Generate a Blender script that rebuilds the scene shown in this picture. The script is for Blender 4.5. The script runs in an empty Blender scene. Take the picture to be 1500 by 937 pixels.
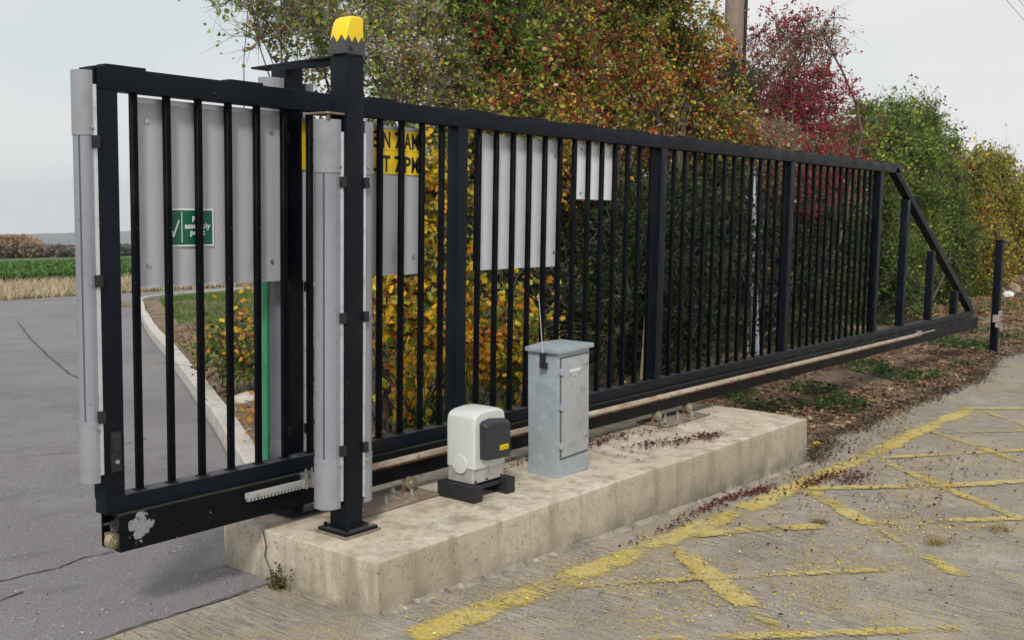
import bpy, bmesh, math, random
import numpy as np
from mathutils import Vector, Matrix, noise as mnoise
random.seed(7); rng = np.random.default_rng(7)
SC = bpy.context.scene; COL = SC.collection
R = math.radians

# ------------------------------------------------------------------ camera
cam = bpy.data.objects.new('camera', bpy.data.cameras.new('camera')); COL.objects.link(cam)
PIT, ROL, YAW = -0.1017, 0.0172, 0.9048
Fv = Vector((math.sin(YAW)*math.cos(PIT), math.cos(YAW)*math.cos(PIT), math.sin(PIT)))
Rt = Vector((math.cos(YAW), -math.sin(YAW), 0)); Uv = Rt.cross(Fv)
R2 = Rt*math.cos(ROL)+Uv*math.sin(ROL); U2 = -Rt*math.sin(ROL)+Uv*math.cos(ROL)
M = Matrix((R2, U2, -Fv)).transposed().to_4x4(); M.translation = Vector((-2.246, -3.713, 1.645))
cam.matrix_world = M
cam.data.sensor_width = 36; cam.data.lens = 36*1599.3/1500
cam.data.clip_start = 0.1; cam.data.clip_end = 6000
SC.camera = cam
SC.render.resolution_x = 1024; SC.render.resolution_y = 639

# ------------------------------------------------------------------ sun, sky, exposure
SUN_EL, SUN_AZ = R(42), R(213)       # azimuth: direction towards the sun measured from +x
sv = Vector((math.cos(SUN_EL)*math.cos(SUN_AZ), math.cos(SUN_EL)*math.sin(SUN_AZ), math.sin(SUN_EL)))
sun = bpy.data.objects.new('sun', bpy.data.lights.new('sun', 'SUN')); COL.objects.link(sun)
sun.data.energy = 2.1; sun.data.angle = R(10); sun.data.color = (1, .95, .87)
sun.rotation_euler = (-sv).to_track_quat('-Z', 'Y').to_euler()
w = bpy.data.worlds.new('World'); SC.world = w; w.use_nodes = True
nt = w.node_tree; N = nt.nodes; L = nt.links; N.clear()
out = N.new('ShaderNodeOutputWorld'); bg = N.new('ShaderNodeBackground'); bg.inputs[1].default_value = .1
sky = N.new('ShaderNodeTexSky'); sky.sky_type = 'NISHITA'; sky.sun_disc = False
sky.sun_elevation = SUN_EL; sky.sun_rotation = math.pi/2-SUN_AZ
tc = N.new('ShaderNodeTexCoord'); mp = N.new('ShaderNodeMapping'); mp.inputs['Scale'].default_value = (1, 1, 3.2)
mp.inputs['Location'].default_value = (.35, .1, .6)
L.new(tc.outputs['Generated'], mp.inputs[0])
n1 = N.new('ShaderNodeTexNoise'); n1.inputs['Scale'].default_value = 1.6; n1.inputs['Detail'].default_value = 6; n1.inputs['Roughness'].default_value = .5
L.new(mp.outputs[0], n1.inputs['Vector'])
cr = N.new('ShaderNodeValToRGB'); cr.color_ramp.elements[0].position = .30; cr.color_ramp.elements[0].color = (5.5, 5.95, 6.1, 1)
cr.color_ramp.elements[1].position = .50; cr.color_ramp.elements[1].color = (6.75, 6.62, 6.6, 1)
e = cr.color_ramp.elements.new(.40); e.color = (6.1, 6.3, 6.35, 1)
L.new(n1.outputs[0], cr.inputs[0])
mx = N.new('ShaderNodeMix'); mx.data_type = 'RGBA'; mx.inputs[0].default_value = .96
L.new(sky.outputs[0], mx.inputs[6]); L.new(cr.outputs[0], mx.inputs[7]); L.new(mx.outputs[2], bg.inputs[0]); L.new(bg.outputs[0], out.inputs[0])
SC.view_settings.view_transform = 'Standard'; SC.view_settings.look = 'None'; SC.view_settings.exposure = .32; SC.view_settings.gamma = 1

# ------------------------------------------------------------------ materials
def lin(c): return c
def mat(name, color=(.5, .5, .5), rough=.6, metal=0, spots=None, nscale=8, bump=0, bscale=60, spec=.5, coord='Object', mscale=(1, 1, 1), detail=5, extra=None, trans=0):
    """procedural material: base colour broken up by one or more (colour, scale, lo, hi) noise layers, fine bump"""
    m = bpy.data.materials.new(name); m.use_nodes = True; t = m.node_tree; n = t.nodes; l = t.links
    p = n['Principled BSDF']; p.inputs['Roughness'].default_value = rough; p.inputs['Metallic'].default_value = metal
    p.inputs['Specular IOR Level'].default_value = spec
    c = n.new('ShaderNodeTexCoord'); mpp = n.new('ShaderNodeMapping'); mpp.inputs['Scale'].default_value = mscale
    l.new(c.outputs[coord], mpp.inputs[0]); V = mpp.outputs[0]
    cur = None
    base = n.new('ShaderNodeRGB'); base.outputs[0].default_value = (*color, 1); cur = base.outputs[0]
    for k, (col, sc, lo, hi) in enumerate(spots or []):
        nz = n.new('ShaderNodeTexNoise'); nz.inputs['Scale'].default_value = sc; nz.inputs['Detail'].default_value = detail
        nz.inputs['Roughness'].default_value = .6
        if isinstance(V, bpy.types.NodeSocket): l.new(V, nz.inputs['Vector'])
        mr = n.new('ShaderNodeMapRange'); mr.inputs[1].default_value = lo; mr.inputs[2].default_value = hi; l.new(nz.outputs[0], mr.inputs[0])
        mi = n.new('ShaderNodeMix'); mi.data_type = 'RGBA'; l.new(mr.outputs[0], mi.inputs[0]); l.new(cur, mi.inputs[6]); mi.inputs[7].default_value = (*col, 1)
        cur = mi.outputs[2]
    if extra: cur = extra(n, l, c, V, cur, p)
    l.new(cur, p.inputs['Base Color'])
    if bump:
        nb = n.new('ShaderNodeTexNoise'); nb.inputs['Scale'].default_value = bscale; nb.inputs['Detail'].default_value = 6; l.new(V, nb.inputs['Vector'])
        b = n.new('ShaderNodeBump'); b.inputs['Strength'].default_value = bump; b.inputs['Distance'].default_value = .01
        l.new(nb.outputs[0], b.inputs['Height'])
        if p.inputs['Normal'].is_linked:
            l.new(p.inputs['Normal'].links[0].from_socket, b.inputs['Normal'])
        l.new(b.outputs[0], p.inputs['Normal'])
    return m
def nnoise(n, l, V, sc, lo, hi, det=5, scale=None):
    if scale:
        q = n.new('ShaderNodeMapping'); q.inputs['Scale'].default_value = scale; l.new(V, q.inputs[0]); V = q.outputs[0]
    z = n.new('ShaderNodeTexNoise'); z.inputs['Scale'].default_value = sc; z.inputs['Detail'].default_value = det; z.inputs['Roughness'].default_value = .62; l.new(V, z.inputs['Vector'])
    r = n.new('ShaderNodeMapRange'); r.inputs[1].default_value = lo; r.inputs[2].default_value = hi; l.new(z.outputs[0], r.inputs[0]); return r.outputs[0]
def nmix(n, l, fac, a, col, mul=None):
    i = n.new('ShaderNodeMix'); i.data_type = 'RGBA'
    l.new(fac, i.inputs[0]); l.new(a, i.inputs[6]); i.inputs[7].default_value = (*col, 1)
    return i.outputs[2]
def nmath(n, l, op, a, b=None, c=None):
    m = n.new('ShaderNodeMath'); m.operation = op
    for i, v in enumerate((a, b, c)):
        if v is None: continue
        if isinstance(v, (int, float)): m.inputs[i].default_value = v
        else: l.new(v, m.inputs[i])
    return m.outputs[0]

navy = (.0018, .0046, .0100)
def dust(n, l, c, V, cur, p):            # settled dust on ledges, rain streaks, small chips
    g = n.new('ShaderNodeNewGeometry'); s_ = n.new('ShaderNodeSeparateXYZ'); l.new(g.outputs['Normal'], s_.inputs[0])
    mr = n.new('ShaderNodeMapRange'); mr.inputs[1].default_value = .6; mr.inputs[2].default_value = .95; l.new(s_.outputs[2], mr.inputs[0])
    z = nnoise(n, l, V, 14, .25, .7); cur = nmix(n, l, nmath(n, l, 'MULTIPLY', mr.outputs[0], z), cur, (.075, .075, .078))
    st = nnoise(n, l, V, 9, .60, .80, 5, (3, 3, .22)); cur = nmix(n, l, nmath(n, l, 'MULTIPLY', st, .45), cur, (.022, .025, .03))
    ch = nnoise(n, l, V, 38, .735, .75, 2); cur = nmix(n, l, ch, cur, (.11, .10, .09))
    ru = nnoise(n, l, V, 17, .745, .78, 4); cur = nmix(n, l, ru, cur, (.09, .045, .02))
    rr = nnoise(n, l, V, 6, .3, .7); m_ = n.new('ShaderNodeMapRange'); m_.inputs[3].default_value = .34; m_.inputs[4].default_value = .62; l.new(rr, m_.inputs[0]); l.new(m_.outputs[0], p.inputs['Roughness'])
    return cur
def chip(n, l, c, V, cur, p):            # bare patch where the paint has flaked off the nose of the beam
    s = n.new('ShaderNodeSeparateXYZ'); l.new(c.outputs['Object'], s.inputs[0])
    dx = nmath(n, l, 'ABSOLUTE', nmath(n, l, 'SUBTRACT', s.outputs[0], .135)); dz = nmath(n, l, 'ABSOLUTE', nmath(n, l, 'SUBTRACT', s.outputs[2], .39))
    d = nmath(n, l, 'ADD', nmath(n, l, 'MULTIPLY', dx, 7.5), nmath(n, l, 'MULTIPLY', dz, 6.5))
    z = n.new('ShaderNodeTexNoise'); z.inputs['Scale'].default_value = 34; z.inputs['Detail'].default_value = 4; l.new(c.outputs['Object'], z.inputs['Vector'])
    v = nmath(n, l, 'GREATER_THAN', nmath(n, l, 'SUBTRACT', nmath(n, l, 'MULTIPLY', z.outputs[0], 1.5), d), .36)
    cur = nmix(n, l, nmath(n, l, 'MULTIPLY', nmath(n, l, 'GREATER_THAN', nmath(n, l, 'SUBTRACT', nmath(n, l, 'MULTIPLY', z.outputs[0], 1.5), d), .30), .5), cur, (.07, .06, .05))
    cur = nmix(n, l, v, cur, (.25, .26, .28)); sp = nnoise(n, l, V, 90, .6, .64, 3); cur = nmix(n, l, nmath(n, l, 'MULTIPLY', sp, v), cur, (.10, .08, .06))
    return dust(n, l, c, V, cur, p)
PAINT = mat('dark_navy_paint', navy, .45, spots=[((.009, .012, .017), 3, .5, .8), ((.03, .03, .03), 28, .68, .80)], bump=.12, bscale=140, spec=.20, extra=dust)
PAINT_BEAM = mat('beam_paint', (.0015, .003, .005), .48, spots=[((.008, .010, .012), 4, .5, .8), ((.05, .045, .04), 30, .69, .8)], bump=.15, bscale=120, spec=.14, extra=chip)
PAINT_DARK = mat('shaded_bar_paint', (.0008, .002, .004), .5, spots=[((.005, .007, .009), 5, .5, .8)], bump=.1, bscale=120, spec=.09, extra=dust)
MOSS = mat('moss_line', (.015, .02, .010), .95, spots=[((.04, .05, .018), 30, .5, .65)], bump=.6, bscale=90)
def vseam(n, l, c, V, cur, p):
    return cur
GREY = mat('grey_plastic', (.25, .26, .30), .5, spots=[((.20, .21, .25), 2.5, .45, .7), ((.16, .16, .19), 40, .62, .72)], bump=.06, bscale=200)
GREYCAP = mat('grey_cap_plastic', (.27, .28, .31), .45, spots=[((.20, .21, .24), 9, .5, .75)], bump=.05, bscale=120)
GROOVE = mat('groove_line', (.10, .11, .14), .7)
ALU = mat('aluminium_strip', (.62, .64, .66), .38, metal=.35, spots=[((.45, .46, .48), 20, .5, .7)])
GREEN = mat('green_tape', (.03, .27, .12), .5, spots=[((.02, .18, .08), 12, .5, .7)])
BLACK = mat('black_rubber', (.012, .013, .015), .6, spots=[((.03, .03, .03), 30, .55, .7)], bump=.2, bscale=90)
ZINC = mat('zinc_bolt', (.55, .56, .55), .35, metal=.8, spots=[((.35, .32, .28), 40, .5, .7)])
YZINC = mat('yellow_zinc', (.40, .35, .22), .42, metal=.6, spots=[((.2, .15, .09), 20, .5, .7)])
RUSTPL = mat('rusty_plate', (.21, .175, .14), .8, spots=[((.18, .10, .05), 9, .45, .7), ((.34, .31, .26), 22, .55, .7)], bump=.3, bscale=80)
RACKW = mat('rack_clean', (.34, .345, .34), .5, spots=[((.40, .38, .33), 14, .5, .7)])
RACKR = mat('rack_rusty', (.44, .37, .29), .65, spots=[((.33, .17, .08), 5, .50, .66), ((.52, .49, .43), 9, .50, .64)], mscale=(1, 4, 4))
RACKTOOTH = mat('rack_teeth_rust', (.13, .06, .03), .8, spots=[((.26, .13, .06), 12, .45, .65)])
PANEL = mat('sign_back_aluminium', (.42, .425, .465), .38, metal=.0, spots=[((.37, .375, .41), 1.6, .4, .7), ((.33, .33, .36), 5, .58, .75), ((.22, .2, .18), 45, .70, .76)], mscale=(1.6, 1, .6), bump=.04, bscale=40)
PANEL3 = mat('sign_back_pale', (.58, .60, .67), .38, spots=[((.51, .53, .59), 1.6, .4, .7), ((.47, .48, .53), 5, .58, .75)], mscale=(1.6, 1, .6), bump=.04, bscale=40)
PANELW = mat('sign_white', (.76, .77, .80), .4, spots=[((.62, .61, .62), 4, .5, .75)])
PANELEDGE = mat('sign_edge', (.55, .57, .6), .4, metal=.4)
YEL = mat('sign_yellow', (.80, .55, .012), .45, spots=[((.68, .44, .01), 7, .5, .75)])
INK = mat('black_lettering', (.012, .012, .012), .5)
SGREEN = mat('sign_green', (.003, .10, .052), .4)
SWHITE = mat('sign_white_print', (.72, .76, .76), .45)
GALV = mat('galvanised_steel', (.35, .41, .45), .42, metal=.2, spots=[((.42, .49, .54), 26, .5, .68), ((.28, .35, .40), 9, .5, .7), ((.50, .54, .56), 60, .6, .75)], bump=.05, bscale=60)
GALVD = mat('galvanised_door', (.43, .45, .47), .42, metal=.3, spots=[((.32, .35, .38), 12, .5, .68), ((.44, .45, .46), 50, .55, .7)], bump=.04, bscale=60)
COVER = mat('motor_cover_plastic', (.58, .61, .60), .42, spots=[((.52, .54, .52), 4, .5, .75), ((.48, .46, .41), 35, .66, .76)])
HOUS = mat('cast_aluminium', (.50, .49, .47), .45, metal=.35, spots=[((.36, .34, .30), 16, .5, .72)], bump=.15, bscale=70)
CAPB = mat('charcoal_plastic', (.022, .026, .034), .42, spots=[((.035, .04, .05), 6, .5, .75)])
LENS = mat('yellow_lens', (.88, .62, .005), .28, spots=[((.75, .50, .0), 6, .5, .75)])
LENSB = mat('beacon_base', (.055, .058, .065), .5)
def stain_and_shade(n, l, c, V, cur, p):           # rain runs and blotches on cast concrete; front-face shade put into the colour
    f = nnoise(n, l, V, 3.4, .50, .64, 7, (2.4, 2.4, .22)); cur = nmix(n, l, nmath(n, l, 'MULTIPLY', f, .75), cur, (.27, .225, .16))
    f = nnoise(n, l, V, 7, .52, .66, 7, (1.2, 1.2, .8)); cur = nmix(n, l, nmath(n, l, 'MULTIPLY', f, .4), cur, (.22, .18, .13))
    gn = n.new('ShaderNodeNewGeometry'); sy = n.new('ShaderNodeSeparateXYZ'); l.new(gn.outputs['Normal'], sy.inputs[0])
    fy = n.new('ShaderNodeMapRange'); fy.inputs[1].default_value = -.5; fy.inputs[2].default_value = -.9; l.new(sy.outputs[1], fy.inputs[0])  # mask of the front face, for its painted shade
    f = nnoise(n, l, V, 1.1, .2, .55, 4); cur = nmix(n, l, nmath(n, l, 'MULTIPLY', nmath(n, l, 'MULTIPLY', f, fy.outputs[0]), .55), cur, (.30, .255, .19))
    f = nnoise(n, l, V, 55, .66, .68, 2); cur = nmix(n, l, nmath(n, l, 'MULTIPLY', f, .8), cur, (.15, .125, .095))
    g = nnoise(n, l, V, 26, .60, .72, 4); cur = nmix(n, l, g, cur, (.33, .30, .24))
    h = nnoise(n, l, V, 90, .66, .74, 3); cur = nmix(n, l, h, cur, (.12, .10, .08))
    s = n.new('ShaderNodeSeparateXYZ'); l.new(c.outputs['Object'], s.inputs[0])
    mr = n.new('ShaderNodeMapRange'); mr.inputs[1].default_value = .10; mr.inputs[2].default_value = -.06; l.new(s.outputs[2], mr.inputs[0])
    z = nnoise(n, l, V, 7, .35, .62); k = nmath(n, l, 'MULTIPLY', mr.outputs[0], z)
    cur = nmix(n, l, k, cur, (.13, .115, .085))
    return cur
CONC = mat('cast_concrete', (.53, .465, .365), .88, spots=[((.45, .40, .32), 2.2, .45, .7), ((.58, .54, .46), 7, .50, .66), ((.42, .38, .31), 22, .5, .66)], bump=.35, bscale=45, extra=stain_and_shade)
def yardx(n, l, c, V, cur, p):
    # brushed ridges running away from the gate, worn smooth in places
    q = n.new('ShaderNodeMapping'); q.inputs['Scale'].default_value = (1, .10, 1); q.inputs['Rotation'].default_value = (0, 0, R(-6)); l.new(c.outputs['Object'], q.inputs[0])
    z = n.new('ShaderNodeTexNoise'); z.inputs['Scale'].default_value = 62; z.inputs['Detail'].default_value = 2.5; l.new(q.outputs[0], z.inputs['Vector'])
    r = n.new('ShaderNodeMapRange'); r.inputs[1].default_value = .36; r.inputs[2].default_value = .56; l.new(z.outputs[0], r.inputs[0])
    wear = nnoise(n, l, V, 1.3, .38, .62)
    inv = nmath(n, l, 'MULTIPLY', nmath(n, l, 'SUBTRACT', 1, r.outputs[0]), wear)
    cur = nmix(n, l, inv, cur, (.135, .12, .10))
    b = n.new('ShaderNodeBump'); b.inputs['Strength'].default_value = .5; b.inputs['Distance'].default_value = .008; l.new(z.outputs[0], b.inputs['Height']); l.new(b.outputs[0], p.inputs['Normal'])
    g = nnoise(n, l, V, 120, .56, .64, 3); cur = nmix(n, l, nmath(n, l, 'MULTIPLY', g, .7), cur, (.44, .41, .37))
    o2 = n.new('ShaderNodeVectorMath'); o2.operation = 'ADD'; o2.inputs[1].default_value = (3, 9, 2); l.new(V, o2.inputs[0])
    g = nnoise(n, l, o2.outputs[0], 100, .57, .66, 3); cur = nmix(n, l, nmath(n, l, 'MULTIPLY', g, .7), cur, (.09, .072, .06))
    g = nnoise(n, l, o2.outputs[0], 42, .70, .72, 2); cur = nmix(n, l, g, cur, (.06, .045, .04))
    # yellow paint flecks shed from the worn hatching
    o = n.new('ShaderNodeVectorMath'); o.operation = 'ADD'; o.inputs[1].default_value = (7, 3, 1); l.new(V, o.inputs[0])
    y = nnoise(n, l, o.outputs[0], 75, .56, .61, 2); y2 = nnoise(n, l, o.outputs[0], 2.2, .46, .6)
    cur = nmix(n, l, nmath(n, l, 'MULTIPLY', y, y2), cur, (.42, .32, .05))
    return cur
YARD = mat('brushed_concrete', (.315, .275, .235), .92, spots=[((.23, .205, .165), .9, .42, .65), ((.36, .33, .28), 3.2, .5, .7), ((.20, .185, .155), 14, .52, .7)], bump=.5, bscale=70, extra=yardx)
def asph(n, l, c, V, cur, p):
    g = nnoise(n, l, V, 110, .54, .64, 3); cur = nmix(n, l, g, cur, (.245, .24, .25))
    g = nnoise(n, l, V, 90, .57, .66, 3, (1.1, 1, 1)); cur = nmix(n, l, g, cur, (.10, .092, .09))
    g = nnoise(n, l, V, 2.6, .54, .60, 8, (.5, 1, 1)); cur = nmix(n, l, nmath(n, l, 'MULTIPLY', g, .45), cur, (.105, .10, .105))
    g = nnoise(n, l, V, .5, .42, .6, 4, (1, .4, 1)); cur = nmix(n, l, nmath(n, l, 'MULTIPLY', g, .35), cur, (.23, .226, .238))
    g = nnoise(n, l, V, 10, .60, .70, 6); cur = nmix(n, l, g, cur, (.14, .13, .128))
    g = nnoise(n, l, V, 46, .72, .75, 1); cur = nmix(n, l, g, cur, (.45, .43, .40))
    return cur
ASPH = mat('old_asphalt', (.178, .170, .178), .9, spots=[((.135, .13, .14), .5, .42, .65), ((.20, .195, .212), 1.7, .5, .7)], bump=.55, bscale=150, extra=asph)
CRACK = mat('crack_grit', (.055, .048, .042), .95)
KERB = mat('kerb_concrete', (.50, .48, .45), .9, spots=[((.38, .36, .33), 4, .45, .7), ((.30, .28, .25), 30, .6, .72)], bump=.3, bscale=60)
def paintx(n, l, c, V, cur, p):
    # worn paint: transparent where the brushed ridges have rubbed through
    q = n.new('ShaderNodeMapping'); q.inputs['Scale'].default_value = (1, .12, 1); q.inputs['Rotation'].default_value = (0, 0, R(-6)); l.new(c.outputs['Object'], q.inputs[0])
    z = n.new('ShaderNodeTexNoise'); z.inputs['Scale'].default_value = 62; z.inputs['Detail'].default_value = 3; l.new(q.outputs[0], z.inputs['Vector'])
    z2 = n.new('ShaderNodeTexNoise'); z2.inputs['Scale'].default_value = 2.6; z2.inputs['Detail'].default_value = 7; z2.inputs['Roughness'].default_value = .65; l.new(V, z2.inputs['Vector'])
    z3 = n.new('ShaderNodeTexNoise'); z3.inputs['Scale'].default_value = 60; z3.inputs['Detail'].default_value = 2; l.new(V, z3.inputs['Vector'])
    s = nmath(n, l, 'ADD', nmath(n, l, 'MULTIPLY', z.outputs[0], .95), nmath(n, l, 'ADD', nmath(n, l, 'MULTIPLY', z2.outputs[0], 1.7), nmath(n, l, 'MULTIPLY', z3.outputs[0], .7)))
    at = n.new('ShaderNodeAttribute'); at.attribute_name = 'edge'
    s = nmath(n, l, 'ADD', s, at.outputs['Fac'])
    r = n.new('ShaderNodeMapRange'); r.inputs[1].default_value = 1.53; r.inputs[2].default_value = 1.90; l.new(s, r.inputs[0])
    ag = nnoise(n, l, V, 120, .50, .62, 3); l.new(nmath(n, l, 'MULTIPLY', r.outputs[0], nmath(n, l, 'SUBTRACT', 1, nmath(n, l, 'MULTIPLY', ag, .35))), p.inputs['Alpha'])
    return cur
YPAINT = mat('worn_yellow_road_paint', (.50, .39, .095), .8, spots=[((.54, .46, .20), 5, .42, .65), ((.34, .28, .10), 40, .52, .68), ((.30, .26, .16), 9, .56, .70)], bump=.3, bscale=70, extra=paintx)
SOIL = mat('bare_soil', (.20, .145, .10), .95, spots=[((.09, .06, .036), 3, .45, .65), ((.22, .165, .105), 9, .5, .68), ((.07, .09, .03), 1.3, .55, .68), ((.28, .22, .16), 60, .6, .7)], bump=1.0, bscale=25)
GRASSM = mat('rough_grass_ground', (.08, .11, .03), .95, spots=[((.14, .12, .05), .35, .45, .62), ((.05, .08, .02), 3, .5, .65)], bump=.8, bscale=18)
FIELDM = mat('crop_field', (.055, .115, .022), .95, spots=[((.035, .08, .016), .5, .42, .6), ((.09, .15, .035), 1.6, .5, .65)], bump=1.0, bscale=3, mscale=(1, 1, 1))
HILL = mat('wooded_hill', (.14, .17, .17), .95, spots=[((.19, .21, .20), .01, .45, .6)])
BARK = mat('bark', (.085, .07, .055), .95, spots=[((.13, .115, .10), 14, .5, .7)], bump=.8, bscale=40)
TWIG = mat('twig_bark', (.10, .075, .055), .9, spots=[((.16, .14, .12), 9, .5, .7)])
TWIGP = mat('grey_twig_bark', (.22, .18, .15), .9, spots=[((.30, .26, .22), 9, .5, .7)])
TWIGR = mat('red_twig_bark', (.13, .06, .045), .9, spots=[((.09, .07, .05), 9, .5, .7)])
POLEW = mat('weathered_wood_pole', (.26, .20, .165), .92, spots=[((.17, .13, .105), 3, .45, .65), ((.33, .26, .22), 16, .52, .7)], mscale=(4, 4, .5), bump=.6, bscale=30)
PALE = mat('flaking_pale_pole', (.42, .48, .52), .7, spots=[((.20, .22, .22), 14, .5, .66), ((.6, .64, .66), 6, .5, .66)], mscale=(2, 2, .7))
STICK = mat('dry_cane', (.45, .33, .20), .8, spots=[((.28, .19, .11), 14, .5, .66)])
STONE = mat('pale_stone', (.50, .47, .43), .9, spots=[((.33, .31, .27), 8, .5, .7)], bump=.5, bscale=30)
WIRE = mat('wire', (.30, .33, .34), .6)
def leafmat(name, rough=.5, tr=.48):
    m = bpy.data.materials.new(name); m.use_nodes = True; t = m.node_tree; n = t.nodes; l = t.links
    p = n['Principled BSDF']; p.inputs['Roughness'].default_value = rough; p.inputs['Specular IOR Level'].default_value = .35
    a = n.new('ShaderNodeAttribute'); a.attribute_name = 'leafcol'
    l.new(a.outputs['Color'], p.inputs['Base Color'])
    tl = n.new('ShaderNodeBsdfTranslucent'); l.new(a.outputs['Color'], tl.inputs[0])
    ms = n.new('ShaderNodeMixShader'); ms.inputs[0].default_value = tr
    l.new(p.outputs[0], ms.inputs[1]); l.new(tl.outputs[0], ms.inputs[2])
    l.new(ms.outputs[0], n['Material Output'].inputs[0]); return m
LEAF = leafmat('leaf_surface'); DRY = leafmat('dry_leaf_surface', .8, .12); BERRY = leafmat('berry_skin', .3, 0.0)

# ------------------------------------------------------------------ object helpers
def tagp(o, label=None, cat=None, group=None, kind=None):
    if label: o['label'] = label
    if cat: o['category'] = cat
    if group: o['group'] = group
    if kind: o['kind'] = kind
    return o
def thing(name, loc, label, cat, group=None, rot=(0, 0, 0)):
    o = bpy.data.objects.new(name, None); COL.objects.link(o); o.location = loc; o.rotation_euler = rot
    o.empty_display_size = .1
    return tagp(o, label, cat, group)
def link(name, me, parent=None, loc=(0, 0, 0), rot=(0, 0, 0)):
    o = bpy.data.objects.new(name, me); COL.objects.link(o)
    if parent is not None: o.parent = parent
    o.location = loc; o.rotation_euler = rot
    return o
class MB:
    def __init__(s): s.v = []; s.f = []
    def add(s, vs, fs):
        k = len(s.v); s.v += [tuple(v) for v in vs]; s.f += [tuple(k+i for i in f) for f in fs]; return s
    def box(s, x0, x1, y0, y1, z0, z1, taper=1):
        return s.add([(x0, y0, z0), (x1, y0, z0), (x1, y1, z0), (x0, y1, z0), (x0, y0, z1), (x1, y0, z1), (x1, y1, z1), (x0, y1, z1)],
                     [(3, 2, 1, 0), (4, 5, 6, 7), (0, 1, 5, 4), (1, 2, 6, 5), (2, 3, 7, 6), (3, 0, 4, 7)])
    def prism(s, prof, axis, a, b):
        """prof: 2D ccw list; axis 'x','y','z' extruded from a to b"""
        n = len(prof)
        def P(u, v, t): return (t, u, v) if axis == 'x' else ((u, t, v) if axis == 'y' else (u, v, t))
        vs = [P(u, v, a) for u, v in prof]+[P(u, v, b) for u, v in prof]
        fs = [tuple(range(n)), tuple(range(2*n-1, n-1, -1))]+[(i, n+i, n+(i+1) % n, (i+1) % n) for i in range(n)]
        return s.add(vs, fs)
    def tube(s, p0, p1, r0, r1=None, n=8):
        r1 = r0 if r1 is None else r1; p0 = Vector(p0); p1 = Vector(p1); d = (p1-p0).normalized()
        u = d.orthogonal().normalized(); w_ = d.cross(u)
        vs = [p0+(u*math.cos(2*math.pi*i/n)+w_*math.sin(2*math.pi*i/n))*r0 for i in range(n)]+[p1+(u*math.cos(2*math.pi*i/n)+w_*math.sin(2*math.pi*i/n))*r1 for i in range(n)]
        return s.add(vs, [tuple(range(n))[::-1], tuple(range(n, 2*n))]+[(i, (i+1) % n, n+(i+1) % n, n+i) for i in range(n)])
    def mesh(s, name, m, bevel=0, seg=2, smooth=False):
        me = bpy.data.meshes.new(name); me.from_pydata(s.v, [], s.f)
        bm = bmesh.new(); bm.from_mesh(me); bmesh.ops.recalc_face_normals(bm, faces=bm.faces)
        if bevel:
            es = [e_ for e_ in bm.edges if len(e_.link_faces) == 2 and e_.calc_face_angle(0) > .5]
            bmesh.ops.bevel(bm, geom=es, offset=bevel, segments=seg, profile=.7, affect='EDGES', clamp_overlap=True)
        if smooth or bevel:
            for f in bm.faces: f.smooth = True
            for e_ in bm.edges:
                if len(e_.link_faces) == 2 and e_.calc_face_angle(0) > .7: e_.smooth = False
        bm.to_mesh(me); bm.free(); me.materials.append(m); return me
    def obj(s, name, m, parent=None, bevel=0, seg=2, smooth=False, loc=(0, 0, 0), rot=(0, 0, 0)):
        return link(name, s.mesh(name, m, bevel, seg, smooth), parent, loc, rot)
def npmesh(name, verts, faces, m, cols=None, nper=None, smooth=False, colname='leafcol'):
    """fast mesh from numpy arrays: verts (V,3), faces (F,k)"""
    me = bpy.data.meshes.new(name); V = np.asarray(verts, np.float32); F = np.asarray(faces, np.int32); k = F.shape[1]
    me.vertices.add(len(V)); me.vertices.foreach_set('co', V.ravel())
    me.loops.add(F.size); me.loops.foreach_set('vertex_index', F.ravel())
    me.polygons.add(len(F)); me.polygons.foreach_set('loop_start', np.arange(0, F.size, k, dtype=np.int32))
    try: me.polygons.foreach_set('loop_total', np.full(len(F), k, np.int32))
    except Exception: pass
    if smooth: me.polygons.foreach_set('use_smooth', np.ones(len(F), bool))
    me.update(calc_edges=True)
    if cols is not None:
        a = me.attributes.new(colname, 'FLOAT_COLOR', 'POINT'); c4 = np.ones((len(V), 4), np.float32); c4[:, :3] = cols; a.data.foreach_set('color', c4.ravel())
    me.materials.append(m); return me

# ------------------------------------------------------------------ terrain
def G(x, y):
    b = -.11*np.clip((np.asarray(x, float)-.8)/4.2, 0, 1); t = np.maximum(0., np.asarray(y, float)-2.5)
    return b-.049*t*t/(t+3)
def g1(x, y): return float(G(x, y))
def sheet(name, xs, yfun, ny, m, dz, parent=None, rough=0.0, edge=None):
    """a strip of ground: for every x in xs, ny rows between yfun(x)=(y0,y1)"""
    V = []; F = []
    for i, x in enumerate(xs):
        y0, y1 = yfun(x)
        for j in range(ny+1):
            u = j/ny; y = y0+(y1-y0)*u
            V.append((x, y, g1(x, y)+dz+(rough*mnoise.noise(Vector((x*1.3, y*1.3, 0))) if rough else 0)))
    for i in range(len(xs)-1):
        for j in range(ny): a = i*(ny+1)+j; F.append((a, a+ny+1, a+ny+2, a+1))
    me = npmesh(name, V, F, m, smooth=True); return link(name, me, parent)
def gsp(a, b, n, p=1.0): return [a+(b-a)*(i/n)**p for i in range(n+1)]
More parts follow.
